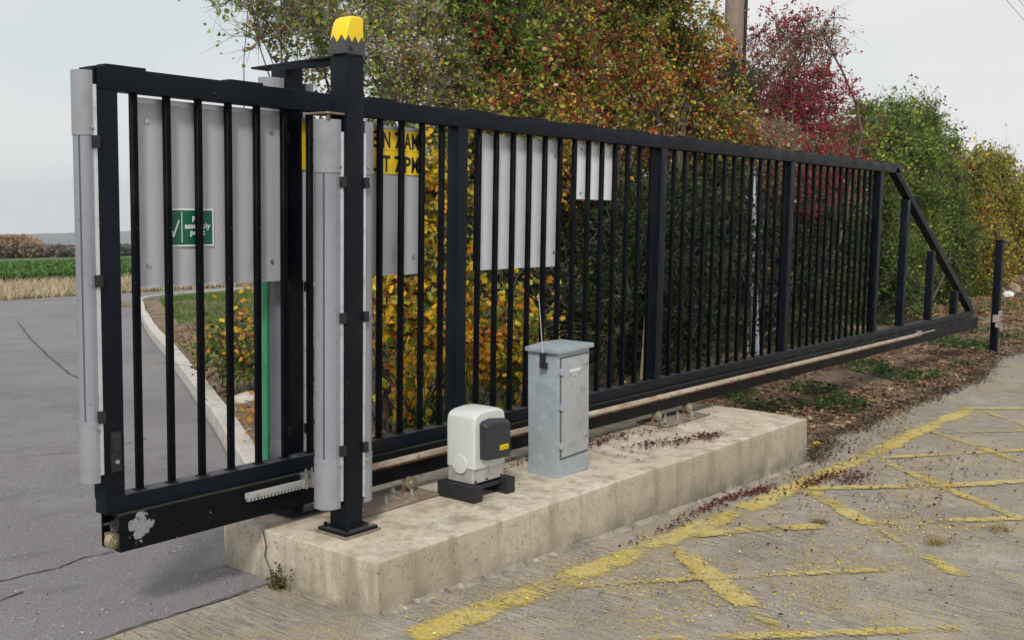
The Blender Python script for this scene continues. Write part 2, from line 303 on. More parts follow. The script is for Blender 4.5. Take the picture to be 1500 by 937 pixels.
# one sheet to the horizon
xs = [-2500, -1200, -500, -200, -80, -30, -10, -3, 0, .8]+list(np.linspace(1.2, 5, 8))+list(np.linspace(6, 30, 25))+[40, 60, 90, 140, 220, 400, 800, 1500, 3000]
ys = [-3000, -800, -200, -50, -10, -4, 0, 1, 2, 2.5]+list(np.linspace(3, 24, 30))+[27, 30, 34, 38, 42, 50, 60, 80, 110, 150, 210, 300, 450, 700, 1100, 1800, 3200]
V = [(x, y, g1(x, y)-.03) for x in xs for y in ys]
Fc = [(i*len(ys)+j, (i+1)*len(ys)+j, (i+1)*len(ys)+j+1, i*len(ys)+j+1) for i in range(len(xs)-1) for j in range(len(ys)-1)]
tagp(link('ground', npmesh('ground', V, Fc, GRASSM, smooth=True)), kind='structure')
# yard of brushed concrete in front of the gate line
def wob(x, s, a): return a*mnoise.noise(Vector((x*s, 3.1, 0)))
def edge_y(x):
    if x < .85: return -.05+wob(x, 3, .03)
    if x < 5.2: return -.05 if x < 4.3 else -.62
    if x < 5.9: return -.62+(x-5.2)*.25+wob(x, 2, .05)
    if x < 10: return -.41+wob(x, 1.6, .10)
    if x < 12.2: return -.41+(x-10)*.17+wob(x, 1.6, .08)
    return -.04-(x-12.2)*.12
xs = sorted(set(list(np.linspace(-12, 0, 13))+list(np.linspace(0, 14, 141))+list(np.linspace(15, 60, 12))))
tagp(sheet('yard', xs, lambda x: (-30, edge_y(x)), 30, YARD, 0), kind='structure')
# asphalt lane on the far side, its right edge is the kerb; bends right at the end
KP = [(1.55, 1.02), (2.01, 1.80), (2.4, 2.46), (3.16, 3.73), (4.49, 5.95), (5.86, 8.25), (7.56, 11.2), (10.3, 15.7), (11.9, 18.2), (12.7, 19.5), (13.4, 20.5), (14.6, 21.4), (16.2, 22.0), (18.5, 22.5), (21.5, 23.0), (30, 24.0)]
def kerb_x(y):
    for (a, b), (c, d) in zip(KP, KP[1:]):
        if b <= y <= d: return a+(c-a)*(y-b)/(d-b)
    return KP[0][0] if y < KP[0][1] else 60
def road_v():
    V = []; F = []; rows = [-.06]+list(np.linspace(.1, 1.0, 8))+list(np.linspace(1.2, 22, 60))+[22.5, 23, 23.5, 24, 24.6, 25.2, 25.9]
    for y in rows:
        xr = 1.5 if y < 1.02 else kerb_x(y)-.02
        if y > 24: xr = 60
        for i in range(13):
            u = (i/12); x = -12+(xr+12)*u
            yy = y
            if y == rows[0]: yy = edge_y(x)+.002 if x < .85 else -.05
            if y > 22: yy = y+.05*max(0, x-12)
            V.append((x, yy, g1(x, yy)+.002))
    for r in range(len(rows)-1):
        for i in range(12): a = r*13+i; F.append((a, a+1, a+14, a+13))
    return npmesh('road', V, F, ASPH, smooth=True)
road = tagp(link('road', road_v()), kind='structure')
def crack(pts, w0, seed):
    rn = random.Random(seed); P = []
    for (a, b) in zip(pts, pts[1:]):
        k = max(2, int((Vector(b)-Vector(a)).length/.03))
        if k > 90: k = 90
        for i in range(k): P.append(Vector(a).lerp(Vector(b), i/k))
    V = []; F = []; off = 0
    for i, p in enumerate(P):
        d = (P[min(i+1, len(P)-1)]-P[max(i-1, 0)]).normalized(); n_ = Vector((-d.y, d.x))
        off = off*.6+rn.uniform(-1, 1)*min(w0, .012)*.7; ww = w0*rn.uniform(.3, 1.2); c = p+n_*off
        for s in (-1, 1): q = c+n_*s*ww/2; V.append((q.x, q.y, g1(q.x, q.y)+.0065+.0012*max(0, q.y-2)))
    for i in range(len(P)-1): F.append((2*i, 2*i+1, 2*i+3, 2*i+2))
    link('road_crack', npmesh('road_crack', V, F, CRACK), road)
crack([(-.6, .95), (0, .84), (.25, .82), (.4, .87), (.56, .85), (.8, .93)], .012, 1)
crack([(8.2, 16.5), (6.1, 12.0), (5.1, 9.76), (4.0, 7.28), (3.4, 5.4), (2.9, 4.6)], .022, 2)
crack([(-.5, .55), (-.12, .61), (.03, .65)], .01, 3)
crack([(2.2, 3.1), (1.7, 2.9), (1.3, 3.1)], .012, 5)
# dirty joint between asphalt and yard
crack([(-3, -.05), (0, -.055), (.4, -.05), (.83, -.05)], .010, 4)
# soil verge: behind block and under the hedge, and the strip beside the kerb
def soil_y(x):
    return (edge_y(x)+.004 if x > 4.95 else (.42 if x > .9 else .6))
V = []; F = []
xs2 = list(np.linspace(1.3, 16, 150))+list(np.linspace(16.5, 60, 40)); nyy = 44
for x in xs2:
    y0 = soil_y(x) if x > 4.95 else .3
    # far limit: kerb line, else 7 m
    yk = None
    for (a, b), (c, d) in zip(KP, KP[1:]):
        if a <= x <= c: yk = b+(d-b)*(x-a)/(c-a)
    y1 = (yk if yk else 1.0) if x < 12 else (21 if x < 14 else 19)
    y1 = max(y1-.05, y0+.1)
    for j in range(nyy+1):
        u = (j/nyy)**1.6; y = y0+(y1-y0)*u
        h = .05*mnoise.noise(Vector((x*1.1, y*1.1, 4)))+.03*mnoise.noise(Vector((x*4, y*4, 1)))
        ramp = min(1, (y-y0)/.6)*min(1, max(0, (y1-y))/.3)
        V.append((x, y, g1(x, y)+.006+ramp*(.05+h)))
for i in range(len(xs2)-1):
    for j in range(nyy): a = i*(nyy+1)+j; F.append((a, a+nyy+1, a+nyy+2, a+1))
tagp(link('soil_verge', npmesh('soil_verge', V, F, SOIL, smooth=True)), kind='structure')
# crop field beyond the lane and wooded hills on the skyline
def field_mesh():
    V = []; F = []; rows = gsp(43, 235, 40, 1.7); nx = 40
    for y in rows:
        for i in range(nx+1):
            x = -60+260*i/nx; yy = y-.75*(x-24)*(1 if y < 240 else 1)*.9 if False else y+(-.55)*(x-24)*.6
            V.append((x, yy, g1(x, yy)+.10+.05*math.sin(y*2)))
    for r in range(len(rows)-1):
        for i in range(nx): a = r*(nx+1)+i; F.append((a, a+1, a+nx+2, a+nx+1))
    return npmesh('crop_field', V, F, FIELDM, smooth=True)
tagp(link('field', field_mesh()), kind='structure')
V = []; F = []; K = 90
for i in range(K+1):
    a = YAW-.62+1.3*i/K; x = math.sin(a)*1600; y = math.cos(a)*1600
    h = 25+7*mnoise.noise(Vector((i*.11, 0, 0)))+4*mnoise.noise(Vector((i*.5, 9, 0)))+(2*mnoise.noise(Vector((i*2.1, 5, 0))))
    base = g1(x, y)-20
    for r_, hh in ((-350, 0), (-120, h*.7), (0, h), (300, h*.9)):
        V.append((x+math.sin(a)*r_, y+math.cos(a)*r_, g1(x, y)+hh-2 if hh else base))
for i in range(K):
    for j in range(3): a = i*4+j; F.append((a, a+4, a+5, a+1))
tagp(link('hills', npmesh('hills', V, F, HILL, smooth=True)), kind='structure')
# kerb: individual stones following KP
kerb = bpy.data.objects.new('kerb', None); COL.objects.link(kerb); tagp(kerb, kind='structure')
def along(P, step):
    out_ = []; d = 0; P = [Vector(p) for p in P]; acc = 0
    pos = P[0].copy(); out_.append(pos.copy()); i = 0
    while i < len(P)-1:
        rem = (P[i+1]-pos).length
        if rem >= step-acc: pos = pos+(P[i+1]-pos).normalized()*(step-acc); out_.append(pos.copy()); acc = 0
        else: acc += rem; pos = P[i+1].copy(); i += 1
    return out_
kp = along(KP, .9)
for a, b in zip(kp, kp[1:]):
    d = (b-a); n_ = Vector((d.y, -d.x)).normalized(); g = .008
    a2 = a+d*(g/d.length); b2 = b-d*(g/d.length); j = random.uniform(-.004, .004)
    prof = [(0, -.1), (0, .105), (.015, .125), (.125, .125), (.125, -.1)]
    V = []
    for p in (a2, b2):
        for u, z in prof: q = p+n_*(u+j); V.append((q.x, q.y, g1(p.x, p.y)+z+.01))
    mb = MB(); mb.add(V, [(0, 1, 2, 3, 4), (9, 8, 7, 6, 5)]+[(i, 5+i, 5+(i+1) % 5, (i+1) % 5) for i in range(5)])
    mb.obj('kerb_stone', KERB, kerb)

# ------------------------------------------------------------------ yellow hatching painted on the yard
def stripe(pts, wd, soft=.0, name='painted_line'):
    """thin sheet; attribute 'edge' lowers the paint threshold towards ends and ragged sides"""
    V = []; F = []; E_ = []; P = []
    for a, b in zip(pts, pts[1:]):
        k = max(3, int((Vector(b)-Vector(a)).length/.05))
        for i in range(k): P.append(Vector(a).lerp(Vector(b), i/k))
    P.append(Vector(pts[-1])); nw = 6
    for i, p in enumerate(P):
        d = (P[min(i+1, len(P)-1)]-P[max(i-1, 0)]).normalized(); n_ = Vector((-d.y, d.x))
        for j in range(nw+1):
            u = j/nw*2-1; rag = 1.12+.12*mnoise.noise(Vector((p.x*7, p.y*7, u*2)))
            q = p+n_*u*wd/2*rag; V.append((q.x, q.y, g1(q.x, q.y)+.004))
            E_.append((.20 if abs(u) < .45 else .08 if abs(u) < .8 else -.30)-soft-(.15 if i in (0, len(P)-1) else 0))
    for i in range(len(P)-1):
        for j in range(nw): a = i*(nw+1)+j; F.append((a, a+nw+1, a+nw+2, a+1))
    me = npmesh(name, V, F, YPAINT); at = me.attributes.new('edge', 'FLOAT', 'POINT'); at.data.foreach_set('value', np.array(E_, np.float32))
    return me
marks = bpy.data.objects.new('road_marking', None); COL.objects.link(marks); tagp(marks, 'worn yellow cross-hatched box painted on the concrete yard', kind='structure')
Z4 = .0
def mk(pts, wd, soft=0, lift=0):
    o = link('painted_line', stripe(pts, wd, soft), marks, (0, 0, lift))
mk([(.70, -.93), (2.0, -.96), (3.4, -.96), (5.0, -.92), (8.1, -.92)], .17, -.06)
LN = [([(4.20, -1.04), (3.66, -1.64)], .13, -.05), ([(3.66, -1.64), (3.30, -2.02)], .05, .22), ([(3.28, -2.04), (3.05, -2.30)], .12, .02), ([(2.50, -1.06), (1.94, -1.74)], .14, -.05), ([(1.94, -1.74), (1.5, -2.3)], .12, .25), ([(5.50, -1.02), (4.97, -1.62), (4.40, -2.30), (3.9, -2.9)], .10, .04),
      ([(6.80, -1.0), (6.18, -1.76), (5.5, -2.5)], .09, .05), ([(8.10, -1.02), (7.45, -1.7), (6.6, -2.6)], .09, .05),
      ]
LM = [([(4.24, -1.0), (4.8, -1.47), (5.36, -1.90), (5.9, -2.3)], .10, -.03), ([(5.52, -1.02), (6.0, -1.36), (6.6, -1.80), (7.1, -2.2)], .08, 0), ([(6.7, -.98), (7.3, -1.53), (7.9, -2.1)], .06, .10),
      ([(8.08, -.86), (8.28, -1.10), (8.9, -1.7)], .10, 0), ([(2.74, -1.0), (3.1, -1.2), (3.44, -1.44)], .11, .0), ([(3.46, -1.45), (4.05, -1.9)], .09, .34), ([(4.05, -1.90), (4.5, -2.26), (5.1, -2.8)], .10, .02),
      ([(1.60, -1.02), (2.1, -1.37)], .06, .06), ([(2.1, -1.37), (2.65, -1.80), (2.98, -2.06)], .07, .16), ([(1.28, -1.60), (1.8, -2.05), (2.3, -2.5)], .09, .06), ([(.2, -1.0), (.9, -1.6)], .08, .3)]
for a in LN: mk(*a, lift=.002)
for a in LM: mk(*a, lift=.004)
# ------------------------------------------------------------------ sliding gate (frame z values: lower rail top .52, upper rail 2.055-2.14)
ZR = .52; ZT = 2.055; ZU = 2.14
gate = thing('sliding_gate', (0, 0, 0), 'long dark navy steel sliding gate with vertical bars and a sloping tail', 'gate')
MB().box(-.002, 8.68, 0, .08, ZT, ZU).obj('top_rail', PAINT, gate, .005)
MB().box(.0, 11.44, 0, .075, .455, ZR).obj('bottom_rail', PAINT, gate, .004)
# C-section cantilever beam, open underneath
by0, by1, bz0, bz1, bt = -.018, .112, .303, .447, .008
prof = [(by0, bz0), (by0+.035, bz0), (by0+.035, bz0+bt), (by0+bt, bz0+bt), (by0+bt, bz1-bt), (by1-bt, bz1-bt), (by1-bt, bz0+bt), (by1-.035, bz0+bt), (by1-.035, bz0), (by1, bz0), (by1, bz1), (by0, bz1)]
beam = MB().prism(prof, 'x', .045, 11.58)
bo = beam.obj('track_beam', PAINT_BEAM, gate)
MB().box(.07, 11.4, -.016, -.001, .4475, .4515).obj('moss_strip', MOSS, gate)
xb = lambda i: -2.246+(i*.145+2.246)*1.0094
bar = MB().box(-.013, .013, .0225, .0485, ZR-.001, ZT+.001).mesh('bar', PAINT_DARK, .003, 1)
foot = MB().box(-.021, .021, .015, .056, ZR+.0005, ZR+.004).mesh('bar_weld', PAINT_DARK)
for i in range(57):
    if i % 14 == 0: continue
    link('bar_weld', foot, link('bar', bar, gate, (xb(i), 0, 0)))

MB().box(-.002, .082, 0.0015, .0785, ZR-.01, ZT).obj('end_post', PAINT, gate, .004)
for i in (14, 28, 42, 56):
    x = i*.145+.02; MB().box(x-.04, x+.04, .0015, .0735, ZR, ZT).obj('frame_post', PAINT, gate, .004)
# tail: three posts under a sloping strut
for x, zt in ((8.90, 1.80), (9.80, 1.265), (10.72, .79)):
    MB().box(x, x+.08, .0015, .0735, ZR, zt).obj('tail_post', PAINT, gate, .003)
A0 = Vector((8.50, 0, 2.05)); B0 = Vector((11.40, 0, .49)); d = (B0-A0).normalized(); nrm = Vector((d.z, 0, -d.x))
mb = MB(); q = []
for y in (.0, .075):
    for p, s in ((A0, 0), (B0, 0), (B0, 1), (A0, 1)): v = p-nrm*(.075*s if s else 0); q.append((v.x, y, v.z))
mb.add(q, [(0, 1, 2, 3), (7, 6, 5, 4), (0, 4, 5, 1), (1, 5, 6, 2), (2, 6, 7, 3), (3, 7, 4, 0)]).obj('sloping_strut', PAINT, gate, .003)
for x in (.04, .60, 1.40, 2.12, 2.62, 3.10, 3.7, 4.3, 4.95, 5.6, 6.25, 6.9, 7.5, 8.2):
    MB().box(x, x+(.17 if x < 3 else .2), .010, .070, ZU, ZU+.011).obj('top_tab', PAINT, gate, .003)
# box joint at the front top corner
MB().box(-.014, .0, .008, .10, ZT+.005, ZU-.004).obj('end_cap', PAINT, gate, .003)
# toothed rack bolted along the beam
def rack(x0, x1, m, mt, name, dz=0):
    body = MB().box(x0, x1, -.044, -.024, .395+dz, .42+dz).obj(name, m, gate, .002)
    t = MB(); x = x0+.006
    while x < x1-.01: t.box(x, x+.0085, -.0435, -.0245, .384+dz, .3955+dz); x += .0185
    t.obj('rack_teeth', mt, body)
    return body
rack(.63, 1.0, RACKW, RACKW, 'rack_section', .003)
x = 1.04
while x < 9.4:
    rack(x, min(x+.995, 9.44), RACKR, RACKTOOTH, 'rack_section'); x += 1.0
for x in np.arange(.68, 9.4, .5):
    MB().tube((x, -.05, .408), (x, -.015, .408), .008, n=6).obj('rack_bolt', ZINC, gate)
for x in (.94, .975):
    MB().box(x, x+.016, -.056, -.02, .385, .455).tube((x+.008, -.05, .45), (x+.008, -.05, .475), .006, n=6).obj('rack_clamp', ZINC, gate, .002)
MB().box(9.0, 9.9, -.03, -.019, .400, .414).obj('limit_bar', ZINC, gate)
MB().box(9.28, 9.40, -.05, -.02, .405, .440).obj('limit_stop', ZINC, gate, .003)
# nose: end roller, catch box, end post lock
wh = MB().tube((.052, .02, .335), (.052, .055, .335), .032, n=20).tube((.052, .016, .335), (.052, .02, .335), .022, n=16).obj('end_roller', YZINC, gate, smooth=True)
MB().tube((.052, .010, .335), (.052, .016, .335), .010, n=12).obj('roller_axle', ZINC, wh)
MB().box(.049, .075, .065, .10, .31, .36).obj('roller_bracket', YZINC, gate, .004)
hb = MB().box(.02, .062, -.014, .0025, .62, .775).obj('lock_box', BLACK, gate, .006)
MB().box(.026, .056, -.017, -.013, .70, .745).obj('lock_slot', BLACK, hb)
MB().tube((.04, -.02, .66), (.04, -.012, .66), .008, n=10).obj('lock_cylinder', ZINC, hb)

# safety edge: D-section grey rubber profile on an aluminium carrier with end caps
def safety_edge(parent, base, z0, z1, s, wid=.115, depth=.095, green=False, cap=.22):
    """base=(x,y): point on the carrier centre line; s=-1 faces -x, +1 faces +x"""
    bx, by = base
    root = MB().box(min(bx, bx+s*.012), max(bx, bx+s*.012), by-wid/2-.008, by+wid/2+.004, z0+.03, z1-.05).obj('safety_edge', ALU, parent, .001)
    def dprof(k, dd, w_):
        P = [(bx+s*.012, by-w_/2), (bx+s*(.012+dd*.35), by-w_/2*1.02)]
        for i in range(k+1):
            a = -math.pi/2+math.pi*i/k; P.append((bx+s*(.012+dd*.35+dd*.65*math.cos(a)), by+w_/2*math.sin(a)))
        P += [(bx+s*.012, by+w_/2)]
        return P
    MB().prism(dprof(10, depth, wid), 'z', z0+cap*.9, z1-cap*.9).obj('rubber_profile', GREY, root, smooth=True)
    P = dprof(10, depth+.003, wid+.006)
    for a, b, top in ((z1-cap, z1, 1), (z0, z0+cap, -1)):
        m_ = MB().prism(P, 'z', a, b); me = m_.mesh('edge_cap', GREYCAP, .010 if top else .01, 3); link('edge_cap', me, root)
        sz = a+.03 if top > 0 else b-.03
        MB().tube((bx+s*.02, by-wid/2-.012, sz), (bx+s*.02, by-wid/2-.004, sz), .005, n=8).obj('cap_screw', ZINC, root)
    # moulded groove down the front
    for ang, ww in ((-.55, .0016), (-.47, .0012)):
        gx = bx+s*(.012+depth*.35+depth*.65*math.cos(ang)); gy = by+wid/2*math.sin(ang)
        MB().box(gx-.0014, gx+.0014, gy-ww-.0008, gy+.0006, z0+cap+.002, z1-cap-.002).obj('profile_groove', GROOVE, root)
    if green:
        MB().box(min(bx+s*(depth+.002), bx+s*(depth+.016)), max(bx+s*(depth+.002), bx+s*(depth+.016)), by-.035, by-.002, z0+.01, z1-cap).obj('green_strip', GREEN, root)
    for zz in np.linspace(z0+.23, z1-.28, 3):
        MB().box(min(bx-s*.004, bx+s*.02), max(bx-s*.004, bx+s*.02), by-wid/2-.022, by-wid/2-.002, zz, zz+.045).obj('edge_clip', BLACK, root, .002)
    return root
se = safety_edge(gate, (-.004, .052), .585, 2.12, -1, wid=.085, depth=.048, cap=.235)

# ------------------------------------------------------------------ guide portal
ZB = .22
portal = thing('gate_guide_portal', (.99, -.26, ZB), 'dark navy guide posts either side of the gate, joined by a plate on top', 'gate post')
def pobj(mb, name, m, parent=portal, **k):
    o = mb.obj(name, m, parent, **k)
    if parent is portal: o.location = Vector(o.location)-portal.location
    return o
px0, px1, py0, py1 = .945, 1.045, -.31, -.21
pobj(MB().box(px0, px1, py0, py1, ZB+.015, 2.262), 'front_post', PAINT, bevel=.006)
qx0, qx1, qy0, qy1 = 1.0, 1.10, .14, .24
pobj(MB().box(qx0, qx1, qy0, qy1, ZB+.015, 2.262), 'rear_post', PAINT, bevel=.006)
def plate(x0, x1, y0, y1):
    b = pobj(MB().box(x0, x1, y0, y1, ZB+.010, ZB+.024), 'base_plate', PAINT, bevel=.003)
    for (a, c) in ((x0+.025, y0+.022), (x1-.025, y0+.022), (x0+.025, y1-.022), (x1-.025, y1-.022)):
        MB().tube((a, c, ZB+.024), (a, c, ZB+.042), .009, n=6).obj('anchor_bolt', ZINC if a > x0+.1 else PAINT, b)
pobj(MB().box(.905, 1.118, -.355, -.155, ZB-.004, ZB+.0095), 'rusty_shim', RUSTPL, bevel=.002)
plate(.915, 1.105, -.345, -.165); plate(.955, 1.15, .05, .28)
V = [(.945, -.31), (1.045, -.30), (1.13, .42), (1.03, .42)]
pobj(MB().prism(V, 'z', 2.263, 2.272), 'top_plate', PAINT, bevel=.002)
pobj(MB().box(.985, 1.005, -.20, .14, 2.235, 2.262), 'plate_rib', PAINT, bevel=.002)
for o_ in (safety_edge(portal, (.942, -.235), .345, 2.0, -1, wid=.112, depth=.075), safety_edge(portal, (1.048, -.252), .345, 2.0, 1, wid=.10, depth=.075),
           safety_edge(portal, (.997, .185), .36, 2.20, -1, wid=.10, depth=.085, green=True), safety_edge(portal, (1.103, .19), .36, 2.19, 1, wid=.10, depth=.07)):
    o_.location = Vector(o_.location)-portal.location
pobj(MB().box(.85, .945, -.30, -.16, 2.02, 2.028).box(.86, .875, -.29, -.28, 2.0, 2.02), 'rain_plate', RUSTPL, bevel=.002)
# flashing beacon on the post
bc = thing('warning_beacon', (.995, -.262, 2.272), 'yellow beacon with zigzag-edged grey base on top of the front gate post', 'beacon')
def beacon():
    # lens: side profile (x,z) rounded slope on the left, upright back on the right; swept in y with rounded edges
    prof = [(-.058, .050), (-.056, .075), (-.050, .105), (-.040, .133), (-.028, .150), (-.012, .158), (.022, .161), (.042, .159), (.050, .152), (.052, .05)]
    n_ = len(prof); V = []; F = []; ysn = [(-.048, .86), (-.044, .95), (-.030, 1.0), (.030, 1.0), (.044, .95), (.048, .86)]
    for y, s in ysn:
        for (x, z) in prof: V.append((x*s, y, .05+(z-.05)*(.5+.5*s if z > .06 else 1)))
    for r in range(len(ysn)-1):
        for i in range(n_): a = r*n_+i; b = r*n_+(i+1) % n_; F.append((a, b, b+n_, a+n_))
    F.append(tuple(range(n_))); F.append(tuple(range(len(V)-1, len(V)-n_-1, -1)))
    MB().add(V, F).obj('lens', LENS, bc, .003, 2)
    MB().box(-.060, .054, -.050, .050, 0, .050).obj('base', LENSB, bc, .006)
    # zigzag skirt rising over the lens foot
    t = MB()
    for k in range(3):
        x0 = -.0595+k*.0375; x1 = x0+.0375
        t.add([(x0, -.0515, .045), (x1, -.0515, .045), ((x0+x1)/2, -.0500, .076), (x0, -.046, .045), (x1, -.046, .045), ((x0+x1)/2, -.046, .072)], [(0, 1, 2), (5, 4, 3), (0, 3, 4, 1), (1, 4, 5, 2), (2, 5, 3, 0)])
    for k in range(2):
        y0 = -.05+k*.0496; y1 = y0+.0496
        t.add([(-.0610, y0, .045), (-.0610, y1, .045), (-.0600, (y0+y1)/2, .076), (-.055, y0, .045), (-.055, y1, .045), (-.055, (y0+y1)/2, .076)], [(0, 1, 2), (5, 4, 3), (0, 3, 4, 1), (1, 4, 5, 2), (2, 5, 3, 0)])
    t.obj('zigzag_skirt', LENSB, bc)
    MB().tube((-.03, -.056, .022), (-.03, -.049, .022), .008, n=10).obj('screw', BLACK, bc)
beacon()

# ------------------------------------------------------------------ concrete block
def block():
    o = thing('concrete_block', (2.9, -.2, 0), 'long raised pale stained concrete block under the gate', 'concrete block')
    bm = bmesh.new()
    x0, x1, x2 = .79, 4.98, 4.98; y0, y1 = -.665, .33
    vs = []
    nx, ny, nz = 60, 14, 5
    me = bpy.data.meshes.new('block_body')
    bmesh.ops.create_cube(bm, size=1)
    bmesh.ops.subdivide_edges(bm, edges=bm.edges[:], cuts=11, use_grid_fill=True)
    for v in bm.verts:
        x = v.co.x+.5; y = v.co.y+.5; z = v.co.z+.5
        X = x0+(x1-x0)*x; Y = y0+(y1-y0)*y-.03*x
        Zt = ZB+(.006*mnoise.noise(Vector((X*2, Y*2, 0))) if z > .99 else 0); Z = -.25+(Zt+.25)*z
        if z < .5 and False: pass
        # footing bulge and wavering arris
        w_ = .012*mnoise.noise(Vector((X*1.7, Y*1.7, Z*3+5)))
        if y < .01: Y += w_+.018*(z-.5)
        if x < .01: X += w_
        v.co = Vector((X-2.9, Y+.2, Z))
    es = [e_ for e_ in bm.edges if len(e_.link_faces) == 2 and e_.calc_face_angle(0) > .9]
    bmesh.ops.bevel(bm, geom=es, offset=.010, segments=3, profile=.5, affect='EDGES')
    for f in bm.faces: f.smooth = True
    for v in bm.verts:                       # nibbled arris
        if abs(v.co.z-ZB) < .03: v.co += Vector((mnoise.noise(v.co*14), mnoise.noise(v.co*14+Vector((4, 4, 4))), mnoise.noise(v.co*14+Vector((9, 9, 9)))))*.004
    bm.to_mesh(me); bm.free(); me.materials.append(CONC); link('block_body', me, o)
    # crack at the left corner
    V = []; F = []; pts = [(.785, .045, .215), (.783, .02, .15), (.783, .03, .10), (.783, -.005, .05), (.783, -.02, -.0)]
    for (x, y, z) in pts: V += [(x-2.9-.004, y+.2-.004, z), (x-2.9-.004, y+.2+.004, z)]
    for i in range(len(pts)-1): F.append((2*i, 2*i+1, 2*i+3, 2*i+2))
    link('block_crack', npmesh('block_crack', V, F, CRACK), o)
    # mortar fillet along the foot
    m_ = MB(); m_.prism([(-.70, -.14), (-.662, -.14), (-.662, .012), (-.680, .004)], 'x', -2.11, 2.08)
    V = []
    K_ = 60
    V = []; F = []
    for i in range(K_+1):
        x = .80+(4.99-.80)*i/K_; yb = -.665-.03*(x-.8)/4.2
        gz = g1(x, yb); wv = .010*mnoise.noise(Vector((x*5, 0, 0)))
        for dy, dz in ((-.045+wv, -.006), (-.020+wv, .006), (-.002, .014), (.03, .015)): V.append((x-2.9, yb+dy+.2, gz+dz))
    for i in range(K_):
        for j in range(3): a = i*4+j; F.append((a, a+4, a+5, a+1))
    link('mortar_fillet', npmesh('mortar_fillet', V, F, mat('mortar', (.30, .265, .215), .95, spots=[((.15, .13, .11), 9, .45, .65), ((.42, .39, .35), 20, .55, .7)], bump=.6, bscale=50), smooth=True), o)
block()
# roller carriages bolted to the block
def carriage(x0, x1, y0, y1, label, rot):
    t = thing('roller_carriage', ((x0+x1)/2, (y0+y1)/2, ZB), label, 'roller bracket', 'roller carriages under the gate beam', (0, 0, rot))
    hx, hy = (x1-x0)/2, (y1-y0)/2
    MB().box(-hx, hx, -hy, hy, .004, .016).obj('carriage_plate', RUSTPL, t, .003)
    for sx in (-.8, -.2, .45):
        b = MB().tube((sx*hx, -hy*.55, .014), (sx*hx, -hy*.55, .055), .009, n=8).tube((sx*hx, -hy*.55, .014), (sx*hx, -hy*.55, .03), .017, n=6)
        b.obj('anchor_bolt', ZINC, t)
        MB().tube((sx*hx*.9, hy*.3, .014), (sx*hx*.9, hy*.3, .045), .008, n=8).tube((sx*hx*.9, hy*.3, .014), (sx*hx*.9, hy*.3, .028), .015, n=6).obj('anchor_bolt', ZINC, t)
    for sx in (-.72, .72):
        br = MB().box(sx*hx-.03, sx*hx+.03, .02, .03, .016, .085).obj('roller_fork', RUSTPL, t, .003)
        MB().tube((sx*hx, -.01, .055), (sx*hx, .018, .055), .034, n=20).obj('roller', YZINC, t, smooth=True)
        MB().tube((sx*hx, -.018, .055), (sx*hx, -.010, .055), .016, n=10).obj('roller_nut', ZINC, t)
carriage(1.17, 1.72, -.17, .10, 'rusty roller carriage plate with bolts beside the front gate post', 0.0)
carriage(3.98, 4.56, -.14, .10, 'rusty roller carriage at the far right end of the block, under the beam', 0.0)

# ------------------------------------------------------------------ gate motor
MOTOR_SCALE = .95
mo = thing('gate_motor', (1.865, -.275, ZB), 'off-white gate motor with charcoal front cap, yellow sticker and two black feet', 'gate motor')
for x in (-.135, .135):
    MB().box(x-.035, x+.035, -.125, .125, 0, .085).obj('mounting_foot', BLACK, mo, .006)
MB().box(-.10, .10, -.09, .09, .055, .075).obj('mounting_plate', BLACK, mo, .003)
hs = MB().box(-.130, .126, -.083, .088, .086, .205).obj('motor_housing', HOUS, mo, .012, 3)
for x, z in ((-.11, .10), (.10, .10), (-.02, .10), (.115, .19)):
    MB().tube((x, -.089, z), (x, -.082, z), .006, n=8).obj('screw', BLACK, hs)
MB().tube((.035, -.087, .155), (.035, -.081, .155), .042, n=24).obj('gear_cover', HOUS, hs, .002)
MB().box(-.035, .0, -.0895, -.082, .163, .182).obj('rating_plate', GALV, hs)
# cover: arched top profile (x,z), rounded in y
def cover():
    P = [(-.134, .165), (-.138, .405), (-.134, .432), (-.120, .450), (-.09, .461), (-.02, .468), (.05, .465), (.09, .458), (.112, .444), (.119, .42), (.126, .165)]
    n_ = len(P); V = []; F = []; ysn = [(-.094, .93), (-.088, .975), (-.070, 1.0), (.075, 1.0), (.090, .975), (.096, .93)]
    for y, s in ysn:
        for (x, z) in P: V.append((-.011+(x+.011)*s, y, .165+(z-.165)*(s*.6+.4)))
    for r in range(len(ysn)-1):
        for i in range(n_): a = r*n_+i; b = r*n_+(i+1) % n_; F.append((a, b, b+n_, a+n_))
    F.append(tuple(range(n_))); F.append(tuple(range(len(V)-1, len(V)-n_-1, -1)))
    MB().add(V, F).obj('cover', COVER, mo, .006, 3, smooth=True)
cover()
MB().tube((-.141, .0, .185), (-.133, .0, .185), .05, n=24).obj('side_boss', COVER, mo, .003)
P = [(-.088, .215), (-.096, .400), (-.080, .412), (-.02, .421), (.09, .408), (.112, .395), (.120, .232), (.110, .208)]
n_ = len(P); V = []; F = []; ysn = [(-.085, 1.0), (-.118, 1.0), (-.138, .93)]
for y, s in ysn:
    for (x, z) in P: V.append((.01+(x-.01)*s, y, .33+(z-.33)*s-(.01 if s < 1 else 0)))
for r in range(2):
    for i in range(n_): a = r*n_+i; b = r*n_+(i+1) % n_; F.append((a, b, b+n_, a+n_))
F += [tuple(range(n_)), tuple(range(3*n_-1, 2*n_-1, -1))]
cap = MB().add(V, F).obj('front_cap', CAPB, mo, .005, 3, smooth=True)
st = MB().box(.02, .088, -.1405, -.1375, .252, .278).obj('yellow_sticker', YEL, cap)
t = MB(); t.add([(.024, -.1412, .257), (.036, -.1412, .257), (.030, -.1412, .270)], [(0, 1, 2)])
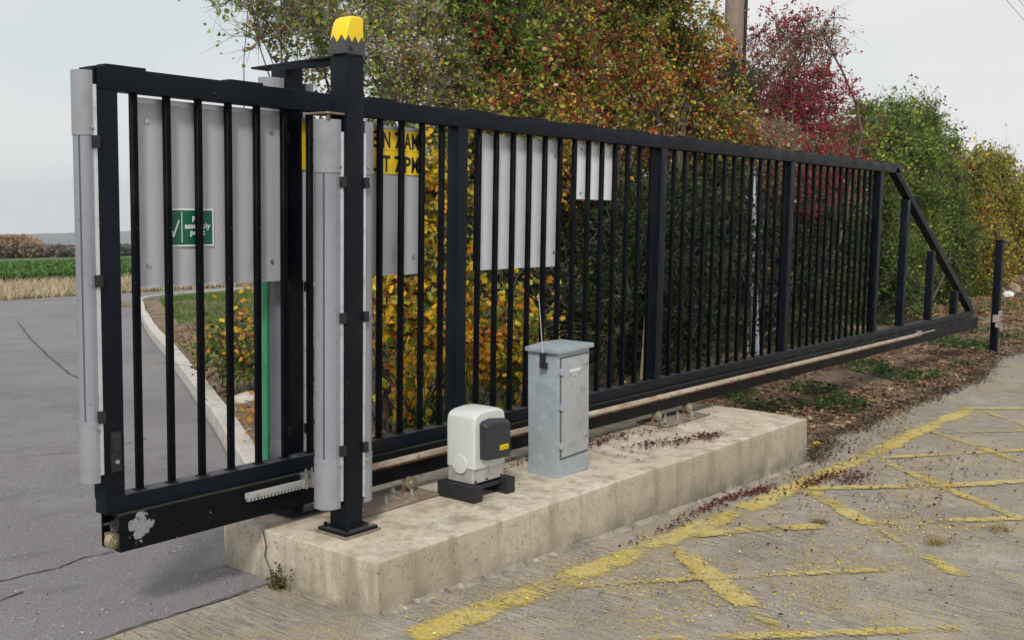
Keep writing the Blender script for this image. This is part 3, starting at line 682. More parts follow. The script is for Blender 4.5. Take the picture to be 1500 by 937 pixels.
for k in range(3): t.add([(.042+k*.015, -.1412, .258), (.052+k*.015, -.1412, .258), (.052+k*.015, -.1412, .262), (.042+k*.015, -.1412, .262), (.042+k*.015, -.1412, .266), (.050+k*.015, -.1412, .266), (.050+k*.015, -.1412, .270), (.042+k*.015, -.1412, .270)], [(0, 1, 2, 3), (4, 5, 6, 7)])
t.obj('sticker_print', INK, st)
mo.scale = (MOTOR_SCALE,)*3

# ------------------------------------------------------------------ control cabinet
cb = thing('control_cabinet', (2.535, -.30, ZB), 'tall narrow galvanised grey steel cabinet on the block right of the motor', 'cabinet', None, (0, R(-2.0), 0))
W2, D2, H2 = .145, .098, .675
MB().box(-W2, W2, -D2, D2, 0, H2).obj('body', GALV, cb, .003)
mb = MB(); mb.prism([(-.165, H2+.003), (.165, H2+.003), (.165, H2+.026), (-.02, H2+.034), (-.165, H2+.024)], 'y', -.118, .105)
mb.obj('lid', GALV, cb, .004)
dr = MB().box(-.118, .128, -D2-.010, -D2-.001, .115, .645).obj('door', GALVD, cb, .003)
MB().box(-.127, .134, -D2-.0035, -D2-.0005, .103, .654).obj('door_gasket', GROOVE, cb)
for z in (.165, .375, .565):
    MB().box(-.140, -.108, -D2-.016, -D2-.0005, z, z+.03).tube((-.124, -D2-.016, z-.004), (-.124, -D2-.016, z+.034), .0055, n=8).obj('hinge', GALV, dr, .001)
for z in (.20, .60):
    MB().tube((.105, -D2-.017, z), (.105, -D2-.009, z), .010, n=12).obj('lock', ZINC, dr)
MB().box(-.05, .045, -D2-.0115, -D2-.0098, .567, .580).obj('name_label', SWHITE, dr)
t = MB(); t.add([(-.025, -D2-.0112, .525), (.020, -D2-.0112, .525), (-.0025, -D2-.0112, .561)], [(0, 1, 2)]); t.obj('warning_triangle', SWHITE, dr)
t = MB(); t.add([(-.018, -D2-.0118, .529), (.013, -D2-.0118, .529), (-.0025, -D2-.0118, .553)], [(0, 1, 2)]); wt = t.obj('triangle_print', INK, dr)
t = MB(); t.add([(-.006, -D2-.0123, .532), (.001, -D2-.0123, .532), (.001, -D2-.0123, .540), (-.003, -D2-.0123, .546)], [(0, 1, 2, 3)]); t.obj('triangle_bolt', SWHITE, dr)
ae = thing('aerial', (2.345, -.315, .87), 'thin whip aerial on a black holder at the corner of the grey cabinet', 'aerial')
MB().box(-.014, .014, -.012, .012, -.06, .022).box(-.010, .016, -.024, -.010, -.062, -.03).obj('holder', BLACK, ae, .005)
MB().tube((0, 0, .02), (-.004, 0, .05), .005, .003).tube((-.004, 0, .05), (-.045, .0, .33), .0028, .0018, 6).obj('whip', ALU, ae)

# ------------------------------------------------------------------ sign boards hung on the far side of the bars
def sign(name, x0, x1, z0, z1, label, m=PANEL, y=.062, lip=.012, tilt=0):
    t = thing(name, ((x0+x1)/2, y, z0), label, 'sign', 'sign boards fixed behind the gate bars', (0, tilt, 0))
    h = z1-z0; W_ = (x1-x0)/2
    MB().box(-W_, W_, 0, .003, 0, h).obj('board', m, t)
    MB().box(-W_, W_, -.003, 0-.0003, h-lip, h).obj('top_rim', PANELEDGE, t); MB().box(-W_, W_, -.003, -.0003, 0, lip*.4).obj('bottom_rim', PANELEDGE, t)
    for fx in (-W_+.05, W_-.05):
        for fz in (h*.12, h*.88):
            MB().tube((fx, -.006, fz), (fx, -.0002, fz), .009, n=8).obj('fixing_bolt', ZINC, t)
    MB().box(-W_-.004, -W_-.0002, -.006, .006, 0, h-.0002).obj('side_rim', PAINT_DARK if name != 'x' else PANELEDGE, t)
    return t
s1 = sign('sign_board', .19, .90, 1.31, 2.045, 'large grey sign board behind the leftmost gate bars, carrying a small green notice', lip=.02)
s2 = sign('sign_board', 1.02, 1.795, 1.31, 2.03, 'grey sign board with yellow opening-hours panel, beside the beacon post')
s3 = sign('sign_board', 2.222, 2.985, 1.31, 2.04, 'blank pale grey sign board above the motor and cabinet', PANEL3)
s4 = sign('sign_board', 3.15, 3.60, 1.705, 2.045, 'small white sign board high in the gate, rightmost of the boards', PANELW)
def text(body, size, loc, m, parent, name='lettering', sx=1.0, align='LEFT', off=0.0):
    cu = bpy.data.curves.new(name, 'FONT'); cu.body = body; cu.size = size; cu.align_x = align; cu.offset = off; cu.resolution_u = 2; cu.extrude = .0003
    tmp = bpy.data.objects.new(name, cu); COL.objects.link(tmp)
    dg = bpy.context.evaluated_depsgraph_get(); me = bpy.data.meshes.new_from_object(tmp.evaluated_get(dg)); bpy.data.objects.remove(tmp)
    me.materials.clear(); me.materials.append(m)
    o = link(name, me, parent, loc, (R(90), 0, 0)); o.scale = (sx, 1, 1); return o
# opening hours: lines at z 2.02..1.94 and 1.89..1.82 (world)
c2 = s2.location; yp = MB().box(1.022-c2.x, 1.7935-c2.x, -.0046, -.0034, 1.800-c2.z, 2.030-c2.z-.018).obj('yellow_panel', YEL, s2)
MB().box(1.022-c2.x, 1.7935-c2.x, -.0054, -.0048, 1.912-c2.z, 1.915-c2.z).obj('panel_joint', mat('panel_joint', (.45, .28, .01), .6), s2)
for w_, z in (('OPEN 7AM', 1.926), ('SHUT 7PM', 1.812)):
    for ch, a in zip(w_.replace(' ', ''), (1.295, 1.372, 1.449, 1.526, 1.606, 1.672, 1.726)):
        o_ = text(ch, .108, (0, -.0056, z-c2.z), INK, s2, off=.0028); xs_ = [v.co.x for v in o_.data.vertices]; wd_ = .050 if ch != 'M' else .049
        k_ = wd_/(max(xs_)-min(xs_)); o_.scale = (k_, 1, 1); o_.location.x = a-c2.x-min(xs_)*k_
    MB().box(1.062-c2.x, 1.074-c2.x, -.0056, -.0048, z-c2.z, z-c2.z+.074).box(1.062-c2.x, 1.09-c2.x, -.0058, -.005, z-c2.z, z-c2.z+.012).obj('lettering', INK, s2)
c1 = s1.location
sg = thing('safety_sign', (.43, .0575, 1.47), 'small green fire assembly point notice with white tick on the big grey board', 'sign')
MB().box(-.115, .115, -.0022, 0, 0, .152).obj('notice_border', SWHITE, sg)
MB().box(-.109, .108, -.0030, -.0024, .007, .145).obj('notice_face', SGREEN, sg)
MB().box(-.0405, -.0375, -.0038, -.0032, .015, .138).obj('divider_line', SWHITE, sg)
t = MB(); t.add([(x, -.0038, z) for x, z in ((-.098, .065), (-.088, .075), (-.078, .055), (-.056, .105), (-.050, .105), (-.075, .038), (-.081, .038))], [(0, 1, 2, 6), (2, 3, 4, 5), (2, 5, 6)]); t.obj('tick', SWHITE, sg)
for k, s in enumerate(('Fire', 'assembly', 'point')):
    text(s, .032, (.035, -.0038, .098-.026*k), SWHITE, sg, align='CENTER', sx=1.05, off=.0009)

# ------------------------------------------------------------------ steel post with bracket past the gate tail
bo = thing('steel_post', (12.32, -.03, -.11), 'short black steel post with a galvanised bolted bracket, past the tail of the gate', 'post')
MB().box(-.044, .044, -.044, .044, 0, 1.46).obj('post', PAINT, bo, .004)
MB().box(-.047, .047, -.047, .047, 1.452, 1.47).obj('post_cap', PAINT, bo, .003)
br = MB().box(-.056, .056, -.068, -.043, .37, .58).obj('bracket_plate', mat('bracket_steel', (.33, .30, .24), .55, metal=.4, spots=[((.20, .15, .1), 18, .5, .68), ((.42, .41, .38), 9, .5, .7)]), bo, .002)
MB().box(-.056, .056, -.085, -.046, .360, .372).obj('bracket_lip', ZINC, br)
for x, z in ((-.028, .45), (.028, .45), (-.028, .505), (.028, .505)):
    MB().tube((x, -.075, z), (x, -.067, z), .010, n=6).obj('bolt', BLACK, br)
MB().tube((0, -.072, .548), (0, -.067, .548), .015, n=12).obj('bolt_hole', BLACK, br)
MB().box(-.135, -.066, -.06, .0, .44, .53).box(-.12, -.10, -.06, -.03, .38, .44).obj('catch_arm', mat('catch_pink', (.36, .24, .22), .6, spots=[((.42, .38, .36), 15, .5, .68)]), bo, .004)

# ------------------------------------------------------------------ poles and wires
up = thing('utility_pole', (11.62, 3.40, g1(11.62, 3.4)-.1), 'weathered wooden utility pole rising out of the hedge to the top of the picture', 'utility pole')
MB().tube((0, 0, 0), (0, 0, 8.0), .150, .122, 18).obj('pole', POLEW, up, smooth=True)
MB().tube((.105, -.135, 0), (.088, -.115, 7.9), .022, .022, 8).obj('cable_duct', BLACK, up)
pp = thing('pale_pole', (9.75, 2.0, -.1), 'thin pale flaking metal pole leaning slightly among the bushes behind the gate', 'pole')
MB().tube((0, 0, 0), (-.28, 0, 2.26), .052, .036, 12).obj('pole', PALE, pp, smooth=True)
MB().tube((-.12, .05, .1), (-.26, .05, 1.5), .022, .018, 8).obj('side_stake', PALE, pp, smooth=True)
for (a, b, lab) in (((14.2, 3.77+6.3, 10.2), (45.0, -8, 9.5), 'overhead wire, the left one of two crossing the top right corner of the sky'),):
    pass
C0 = Vector((-2.246, -3.713, 1.645))
for p, q, lab in (((19.11, 2.3, 6.11), (19.55, 1.59, 5.19), 'longer and more leftward overhead wire in the top right corner'), ((19.29, 2.08, 6.11), (19.56, 1.61, 5.44), 'shorter overhead wire nearest the top right corner')):
    p = Vector(p); q = Vector(q); dirv = (q-p).normalized(); a = p-dirv*9; b = q+dirv*9
    mb = MB(); prev = a
    for i in range(1, 17):
        u = i/16; v = a.lerp(b, u)-Vector((0, 0, .25*(4*(u)*(1-u))-.24)); mb.tube(prev if i > 1 else a-Vector((0, 0, -.24)), v, .0062, n=5); prev = v
    tagp(mb.obj('overhead_wire', WIRE), lab, 'wire', 'overhead wires')

# ------------------------------------------------------------------ vegetation
def nfield(P, s, seed):
    """cheap smooth pseudo-noise on points (N,3) in -1..1"""
    r = np.random.default_rng(seed); v = np.zeros(len(P))
    for k in range(5):
        w_ = r.normal(size=3)*s*(1+.5*k); v += np.sin(P@w_+r.uniform(0, 6.28))/(1+.3*k)
    return v/3.2
def leaves_mesh(name, P, D, size, palette, m=LEAF, seed=1, clump=1.2, lobes=False, flat=False, far=False, bright=1.0):
    """P centres (N,3), D axis hints (N,3); palette [(rgb, weight)]"""
    r = np.random.default_rng(seed); n = len(P)
    if flat: A = r.normal(size=(n, 3))*np.array([1, 1, .12])
    else: A = D+r.normal(size=(n, 3))*.8
    A /= np.linalg.norm(A, axis=1, keepdims=True)+1e-9
    B = r.normal(size=(n, 3))*(np.array([1, 1, .15]) if flat else 1); B -= (B*A).sum(1, keepdims=True)*A; B /= np.linalg.norm(B, axis=1, keepdims=True)+1e-9
    Nn = np.cross(A, B)
    s = size*r.uniform(.55, 1.25, n)[:, None]; wd = s*r.uniform(.30, .5, n)[:, None]
    if far:
        T = [(-.5, 0, 0), (0, 1, .12), (.5, 0, 0), (0, -1, .12)]; FC = [(0, 1, 2, 3)]
    elif lobes:
        T = [(-.5, 0, 0), (-.15, 1.15, .2), (.0, .55, .05), (.28, 1.0, .15), (.62, 0, -.12), (.28, -1.0, .15), (.0, -.55, .05), (-.15, -1.15, .2)]
        FC = [(0, 1, 2, 4), (2, 3, 4, 4), (0, 4, 6, 7), (4, 5, 6, 6)]
    else:
        T = [(-.5, 0, 0), (-.1, .9, .18), (.3, .7, .14), (.55, 0, -.1), (.3, -.7, .14), (-.1, -.9, .18)]; FC = [(0, 3, 2, 1), (0, 5, 4, 3)]
    V = np.stack([P+A*(s*a)+B*(wd*b)+Nn*(s*c) for a, b, c in T], 1)
    k = len(T); idx = np.arange(n)[:, None, None]*k
    if lobes: FC = [(0, 1, 2, 4), (0, 4, 6, 7)]; FC3 = [(2, 3, 4), (4, 5, 6)]; F = np.concatenate([idx+np.array([t_])[None] for t_ in ([f[0], f[1], f[2]] for f in FC)]+[idx+np.array([[f[0], f[2], f[3]]])[None] for f in FC]+[idx+np.array([f])[None] for f in FC3], 1).reshape(-1, 3)
    else: F = (idx+np.array(FC)[None]).reshape(-1, len(FC[0]))
    cols = np.array([c for c, _ in palette]); wts = np.array([w_ for _, w_ in palette], float); cum = np.cumsum(wts/wts.sum())
    u = np.clip(.5+.38*nfield(P, clump, seed+5)+.30*nfield(P, clump*4.5, seed+6)+r.normal(size=n)*.10, 0, .9999)
    u = np.clip(u, 0, .999); ci = np.searchsorted(cum, u)
    swap = r.random(n) < .16; ci = np.where(swap, np.searchsorted(cum, r.random(n)), ci); ci = np.clip(ci, 0, len(cols)-1)
    C = cols[ci]*r.uniform(.72, 1.28, n)[:, None]*(1+.28*nfield(P, clump*6, seed+7))[:, None]*bright*(1+r.normal(size=(n, 3))*.06)
    return npmesh(name, V.reshape(-1, 3), F, m, np.repeat(np.clip(C, .002, 1), k, 0))
def tubes_mesh(name, segs, m, n=4):
    """segs array (S,8): p0 r0 p1 r1"""
    S = np.asarray(segs, float); p0 = S[:, 0:3]; r0 = S[:, 3]; p1 = S[:, 4:7]; r1 = S[:, 7]
    d = p1-p0; d /= np.linalg.norm(d, axis=1, keepdims=True)+1e-9
    up_ = np.where(np.abs(d[:, 2:3]) > .9, np.array([[1., 0, 0]]), np.array([[0, 0, 1.]])); u = np.cross(d, up_); u /= np.linalg.norm(u, axis=1, keepdims=True)+1e-9; w_ = np.cross(d, u)
    V = []
    for (p, r) in ((p0, r0), (p1, r1)):
        for i in range(n): a = 2*math.pi*i/n; V.append(p+(u*math.cos(a)+w_*math.sin(a))*r[:, None])
    V = np.stack(V, 1).reshape(-1, 3); idx = np.arange(len(S))[:, None, None]*2*n
    F = idx+np.array([[i, (i+1) % n, n+(i+1) % n, n+i] for i in range(n)])[None]
    return npmesh(name, V, F.reshape(-1, 4), m, smooth=True)
def curve(a, b, k, bow, r_):
    a = np.array(a, float); b = np.array(b, float); off = r_.normal(size=3)*np.linalg.norm(b-a)*bow; off[2] = abs(off[2])*.8
    t_ = np.linspace(0, 1, k+1)[:, None]; return a*(1-t_)+b*t_+off*4*t_*(1-t_)*.5+r_.normal(size=(k+1, 3))*np.linalg.norm(b-a)*.018*np.sin(t_*np.pi)
def bush(name, label, cat, base, blobs, ntwig, nleaf, size, palette, seed, ry=.8, trunkr=.05, nlimb=3, twm=TWIG, berries=0, bcol=(.28, .010, .025), clump=1.2, far=False, lobes=False, gap=.0, bright=1.22, twr=.0035, group=None, sparse=False, zmin=-.1):
    r_ = np.random.default_rng(seed); base = np.array(base, float)
    t_ = thing(name, tuple(base), label, cat, group)
    segs = []; nodes = []
    B = np.array([(b[0], b[1], b[2], b[3], b[5] if len(b) > 5 else ry, b[4]) for b in blobs])
    for b in B:
        for k in range(nlimb):
            tgt = b[:3]+np.clip(r_.normal(size=3), -1.1, 1.1)*b[3:6]*.42; st_ = base+np.array([r_.normal()*.12, r_.normal()*.1, 0])
            if abs(tgt[0]-base[0]) > 1.2: st_ = st_+np.array([(tgt[0]-base[0])*.6, (tgt[1]-base[1])*.5, 0]); st_[2] = g1(st_[0], st_[1])
            P = curve(st_, tgt, 8, .16, r_); rr = trunkr*np.linspace(1, .25, 9)*(.6+.6*r_.random())
            for i in range(8): segs.append([*P[i], rr[i], *P[i+1], rr[i+1]])
            nodes += [p for p in P[2:]]
            for j in range(3):
                q = b[:3]+np.clip(r_.normal(size=3), -1.2, 1.2)*b[3:6]*.58; s0 = P[r_.integers(3, 9)]; Q = curve(s0, q, 4, .12, r_)
                for i in range(4): segs.append([*Q[i], trunkr*.28*(1-i*.15), *Q[i+1], trunkr*.28*(.85-i*.15)])
                nodes += [p for p in Q[1:]]
    trunk = link('trunk', tubes_mesh('trunk', np.array(segs)-np.array([[*base, 0, *base, 0]]), BARK, 6), t_)
    nodes = np.array(nodes)
    vol = B[:, 3]*B[:, 4]*B[:, 5]; pr_ = vol**.8/np.sum(vol**.8)
    bi = r_.choice(len(B), ntwig, p=pr_); U = r_.normal(size=(ntwig, 3)); U /= np.linalg.norm(U, axis=1, keepdims=True); U *= (r_.random(ntwig)**.42)[:, None]*(r_.uniform(.88, 1.16, ntwig)*(1+.30*nfield(U*1.0+B[bi, :3], 2.6, seed+31))*np.where(r_.random(ntwig) < .05, 1.28, 1))[:, None]
    T = B[bi, :3]+U*B[bi, 3:6]
    if gap: T = T[nfield(T, 2.2, seed+2) > -1+gap]
    T = T[T[:, 2] > zmin]
    tw = []; LP = []; LD = []; BP = []
    # nearest skeleton node
    d2 = ((T[:, None, :]-nodes[None])**2).sum(2) if len(T)*len(nodes) < 4e7 else None
    ni = d2.argmin(1)
    S0 = nodes[ni]; DV = T-S0; Ln = np.linalg.norm(DV, axis=1)
    # keep twigs from crossing the whole crown: start part-way if long
    long_ = Ln > .7; S0 = np.where(long_[:, None], T-DV/np.maximum(Ln, 1e-6)[:, None]*.7, S0); DV = T-S0
    mid = (S0+T)/2+r_.normal(size=T.shape)*.06+np.array([0, 0, .05])
    rt = twr*r_.uniform(.7, 1.4, len(T))
    segsA = np.concatenate([S0, rt[:, None]*1.3, mid, rt[:, None]*.9], 1); segsB = np.concatenate([mid, rt[:, None]*.9, T, rt[:, None]*.35], 1)
    # side shoots
    k = 3; sh = []
    for j in range(k):
        u = r_.uniform(.3, 1, len(T))[:, None]; p = S0*(1-u)**2+2*mid*u*(1-u)+T*u*u
        dv = DV/np.maximum(np.linalg.norm(DV, axis=1), 1e-6)[:, None]+r_.normal(size=T.shape)*.8; q = p+dv*r_.uniform(.05, .16, len(T))[:, None]
        sh.append(np.concatenate([p, rt[:, None]*.5, q, rt[:, None]*.2], 1)); 
        for w_ in range(max(1, nleaf//6)):
            v = r_.uniform(.55, 1.1, len(T))[:, None]; LP.append(p+(q-p)*v+r_.normal(size=T.shape)*size*.62); LD.append(q-p)
        if berries: 
            sel = (r_.random(len(T)) < berries*2.2)&(nfield(T, 2.4, seed+40) > .05)
            for w_ in range(6): BP.append(q[sel]+r_.normal(size=(sel.sum(), 3))*.018-np.array([0, 0, .01]))
    link('branches', tubes_mesh('branches', np.concatenate([segsA, segsB]+sh)-np.array([[*base, 0, *base, 0]]), twm, 3), t_)
    for j in range(max(1, nleaf//2)):
        u = r_.uniform(.2, 1.05, len(T))[:, None]; p = S0*(1-u)**2+2*mid*u*(1-u)+T*u*u; LP.append(p+r_.normal(size=T.shape)*size*.75); LD.append(DV)
    LP = np.concatenate(LP); LD = np.concatenate(LD); LD = LD/(np.linalg.norm(LD, axis=1, keepdims=True)+1e-9)
    cr_ = link('crown', leaves_mesh('crown', LP, LD, size, palette, LEAF, seed, clump, lobes=lobes, far=far, bright=bright), t_, tuple(-base))
    tagp(cr_, kind='stuff')
    if berries:
        BP = np.concatenate(BP); n = len(BP); T8 = np.array([(1, 0, 0), (-1, 0, 0), (0, 1, 0), (0, -1, 0), (0, 0, 1), (0, 0, -1)])*.0062*(2.0 if far else 1.35)
        V = (BP[:, None]+T8[None]*r_.uniform(.8, 1.3, (n, 1, 1))).reshape(-1, 3); F = (np.arange(n)[:, None, None]*6+np.array([(0, 2, 4), (2, 1, 4), (1, 3, 4), (3, 0, 4), (2, 0, 5), (1, 2, 5), (3, 1, 5), (0, 3, 5)])[None]).reshape(-1, 3)
        C = np.array(bcol)[None]*r_.uniform(.5, 1.6, (n, 1)); o = link('berries', npmesh('berries', V, F, BERRY, np.repeat(C, 6, 0), smooth=True), t_, tuple(-base)); tagp(o, kind='stuff')
    return t_
olive = (.19, .20, .035); green = (.09, .155, .028); dgreen = (.022, .055, .014); lgreen = (.21, .29, .045); ygreen = (.34, .33, .045); yellow = (.62, .40, .02); orange = (.56, .24, .022); rust = (.33, .11, .035); red = (.34, .022, .028); brown = (.19, .11, .055); dred = (.17, .028, .032); tan = (.46, .33, .22); pinkred = (.36, .05, .08)
HAW = [(dgreen, .10), (green, .22), (lgreen, .10), (olive, .15), (ygreen, .07), (tan, .04), (yellow, .03), (orange, .06), (rust, .14), (red, .10)]
blA = [(5.0, 2.3, 2.9, .5, .9), (6.02, 2.60, 3.20, .83, 1.08), (7.75, 2.80, 2.94, .88, 1.02), (5.33, 2.20, 2.15, 1.07, .54), (9.2, 3.0, 2.9, .62, .9), (9.75, 2.7, 2.5, .55, .7), (9.2, 2.8, 3.5, .50, .6), (8.5, 2.9, 4.1, .55, .6), (4.9, 2.60, 3.72, .80, .60), (7.72, 3.0, 4.35, 1.0, .87)]
bush('hawthorn_tree', 'biggest tree, olive and bronze hawthorn with red berries above the middle gate', 'tree', (5.9, 2.7, -.1), blA, 8000, 17, .042, HAW, 11, berries=.34, trunkr=.055, gap=.42, ry=.6, bright=1.5, twm=TWIG)
blAL = [(4.35, 2.35, 2.7, .50, .8), (3.66, 2.25, 2.72, .50, .55), (3.0, 2.2, 2.86, .46, .34), (2.5, 2.20, 2.95, .30, .26), (3.5, 2.4, 3.25, .7, .3), (3.95, 2.4, 1.9, .35, .5)]
bush('hawthorn_sapling', 'loose thin-leaved shrub reaching left over the sky beside the beacon', 'shrub', (3.9, 2.5, -.12), blAL, 1350, 8, .036, [(olive, .27), (green, .2), (lgreen, .15), (ygreen, .12), (tan, .10), (brown, .06), (orange, .06), (rust, .04)], 12, bright=1.5, twm=TWIGP, berries=.04, trunkr=.020, ry=.4, nlimb=2, gap=.1)
MAP = [(dgreen, .20), (green, .14), (olive, .10), (ygreen, .08), (yellow, .24), (orange, .20), (rust, .04)]
blB = [(2.80, 1.25, 1.31, .30, .47), (3.22, 1.3, 1.66, .32, .41), (3.0, 1.1, .87, .42, .44), (4.09, 1.3, .77, .48, .58), (2.55, 1.0, .60, .28, .32), (3.3, 1.5, 1.2, .4, .4)]
bush('field_maple', 'yellow and orange leaved maple shrub behind the gate, left of the cabinet', 'shrub', (3.2, 1.5, -.12), blB, 1250, 10, .054, MAP, 13, bright=1.4, ry=.26, trunkr=.025, lobes=True, clump=2.4, gap=.75)
blBL = [(2.10, 1.75, .80, .14, .25), (2.05, 1.65, .30, .12, .20), (2.2, 1.8, 1.02, .12, .24), (2.4, 1.7, .5, .18, .35)]
bush('maple_sprig', 'few orange-leaved twigs arching over the kerb', 'shrub', (2.4, 1.75, -.05), blBL, 46, 8, .034, [(green, .2), (yellow, .3), (orange, .5)], 14, ry=.2, trunkr=.009, nlimb=1, lobes=True, twr=.0022)
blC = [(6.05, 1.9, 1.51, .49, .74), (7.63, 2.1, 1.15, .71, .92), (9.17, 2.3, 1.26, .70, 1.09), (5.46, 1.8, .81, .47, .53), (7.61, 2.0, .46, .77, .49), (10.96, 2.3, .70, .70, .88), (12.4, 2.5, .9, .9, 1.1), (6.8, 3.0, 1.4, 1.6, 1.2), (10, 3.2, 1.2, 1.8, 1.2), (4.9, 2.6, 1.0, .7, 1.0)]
bush('privet_bush', 'dense green shrub, its leaves coloured dark for shade, behind the middle bays of the gate', 'shrub', (7.6, 2.6, -.2), blC, 6200, 12, .048, [((.010, .028, .009), .45), (dgreen, .33), (green, .14), (brown, .08)], 15, trunkr=.03, nlimb=4, clump=1.5, bright=1.0)  # near-black leaf palette stands in for the deep shade inside the hedge
RD = [(green, .10), (olive, .16), (brown, .20), (rust, .16), (dred, .22), (red, .16)]
blD = [(11.75, 2.75, 3.3, .62, .60), (12.55, 2.9, 4.1, .55, .35), (12.6, 2.9, 3.2, .75, .60), (12.1, 2.8, 3.9, .42, .40), (12.0, 2.9, 2.7, .9, .5), (14.0, 2.9, 2.85, .6, .2)]
bush('berry_thorn', 'spindly crimson thorn tree against the sky, right of the wooden pole', 'tree', (11.6, 2.9, -.25), blD, 1500, 6, .036, [(dred, .24), (pinkred, .10), (red, .16), (brown, .16), (olive, .16), (rust, .10), (tan, .08)], 16, berries=.34, bcol=(.26, .025, .05), twm=TWIGR, trunkr=.035, nlimb=4, far=True, twr=.004, gap=.45, bright=1.25)
bush('ivy_growth', 'dark green ivy climbing round the wooden utility pole', 'ivy', (11.2, 3.0, -.25), [(10.75, 2.95, 3.15, .40, .55), (11.1, 3.0, 2.5, .5, .5), (11.5, 3.15, 2.9, .22, .5)], 1150, 10, .042, [((.014, .04, .012), .35), (dgreen, .35), (green, .2), (rust, .1)], 27, trunkr=.02, nlimb=2, ry=.28, far=True, gap=.2, bright=1.2)
bush('twiggy_thicket', 'olive and brown twiggy thicket with red berries above the third gate bay', 'shrub', (11.2, 2.5, -.25), [(10.6, 2.4, 2.35, .8, .45), (11.8, 2.5, 2.1, .9, .55), (13.0, 2.5, 2.15, .7, .5)], 2300, 9, .038, [(olive, .22), (green, .14), (brown, .20), (tan, .12), (ygreen, .10), (rust, .12), (red, .10)], 26, berries=.22, bcol=(.26, .014, .03), twm=TWIGP, trunkr=.03, nlimb=3, ry=.5, far=True, gap=.3, bright=1.3)
WIL = [(dgreen, .24), (green, .36), (lgreen, .22), (ygreen, .10), (olive, .08)]
blE = [(13.9, 2.40, 2.10, .71, .92), (15.9, 2.60, 2.55, .91, 1.05), (17.2, 2.80, 1.47, .97, 1.15), (14.72, 2.20, .74, .74, .85), (19.4, 2.90, .90, .90, 1.2), (18.9, 3.0, 1.9, .9, .9), (17.0, 2.80, 3.0, .45, .60), (14.9, 2.7, 2.9, .4, .5), (18.2, 2.9, 2.9, .45, .5), (15.5, 3.4, 1.2, 1.6, 1.3)]
bush('elder_bush', 'fresh green bushy elder behind the sloping tail of the gate', 'shrub', (15.6, 2.9, -.35), blE, 8600, 16, .054, WIL, 17, trunkr=.035, bright=1.3, nlimb=3, far=True, twr=.005, clump=1.6)
YB = [(green, .14), (olive, .32), (ygreen, .20), (brown, .14), (yellow, .12), (orange, .08)]
blF = [(21.3, 3.3, 2.0, 1.0, 1.15), (24.4, 3.4, 2.15, .96, 1.15), (22.99, 3.2, .71, 1.0, .90), (27.2, 3.6, 1.3, 1.05, 1.3)]
bush('hazel_bush', 'olive and yellow autumn bush above the short black post', 'shrub', (23.8, 3.6, -.5), blF, 5400, 14, .072, YB, 18, trunkr=.035, bright=1.2, nlimb=3, far=True, twr=.007, clump=.9)
blF2 = 0
blG = [(32.0, 4.9, 1.2, 1.3, 1.3), (37.0, 5.4, 1.6, 1.6, 1.6), (34.6, 4.8, .4, 1.5, .9), (44, 7, 1.5, 4, 2)]
bush('autumn_thicket', 'russet brown thicket at the far right edge beyond the olive bush', 'shrub', (35, 5.2, -.6), blG, 2600, 9, .13, [(brown, .35), (rust, .2), (olive, .25), (orange, .1), (ygreen, .1)], 19, trunkr=.06, nlimb=3, far=True, twr=.01)
# low shoots on the right verge and weed clump at the block
wd = thing('corner_weed', (.735, -.11, 0), 'small mossy weed tuft growing at the left foot of the block', 'weed')
r9 = np.random.default_rng(9); n = 170; P = np.stack([r9.normal(0, .018, n), r9.normal(0, .024, n), np.abs(r9.normal(.02, .032, n))], 1)
tagp(link('weed_leaves', leaves_mesh('weed_leaves', P, P+np.array([0, 0, .1]), .017, [((.10, .12, .03), .5), ((.16, .15, .04), .3), ((.16, .10, .06), .2)], LEAF, 23), wd), kind='stuff')
bush('low_shrub', 'low green leafy shrub on the grass behind the kerb, seen through the left bars', 'shrub', (3.9, 4.0, -.12), [(3.75, 4.1, .35, .4, .35), (4.4, 4.4, .25, .45, .3)], 240, 9, .05, [(dgreen, .3), (green, .4), (lgreen, .15), (orange, .15)], 24, ry=.35, trunkr=.01, nlimb=2)

# strap-leaved plants behind the bars left of the motor
sp = thing('strap_leaf_plant', (2.75, .75, -.03), 'clump of long upright green strap leaves behind the gate, left of the motor', 'plant')
def blade(h, lean, w_, sd):
    r_ = random.Random(sd); V = []; F = []
    for i in range(7):
        u = i/6; x = lean*u*u*h; z = h*u*(1-.12*u*abs(lean)); ww = w_*(1-u**2.5)*(.8+.4*math.sin(u*3))+.001
        V += [(x, -ww/2, z), (x+.004, 0, z-.004), (x, ww/2, z)]
    for i in range(6):
        for j in range(2): a = 3*i+j; F.append((a, a+1, a+4, a+3))
    return npmesh('strap_leaf', V, F, LEAF, np.repeat(np.array([[.025, .085, .018]])*r_.uniform(.7, 1.3), len(V), 0), smooth=True)
bl = [blade(h, l, .032, i) for i, (h, l) in enumerate(((.70, .15), (.62, .4), (.78, .1), (.55, .7), (.68, .3)))]
for i in range(44):
    link('strap_leaf', bl[i % 5], sp, (random.uniform(-.45, .75), random.uniform(-.18, .3), -.02), (random.uniform(-.1, .1), random.uniform(-.15, .15), random.uniform(0, 6.28)))
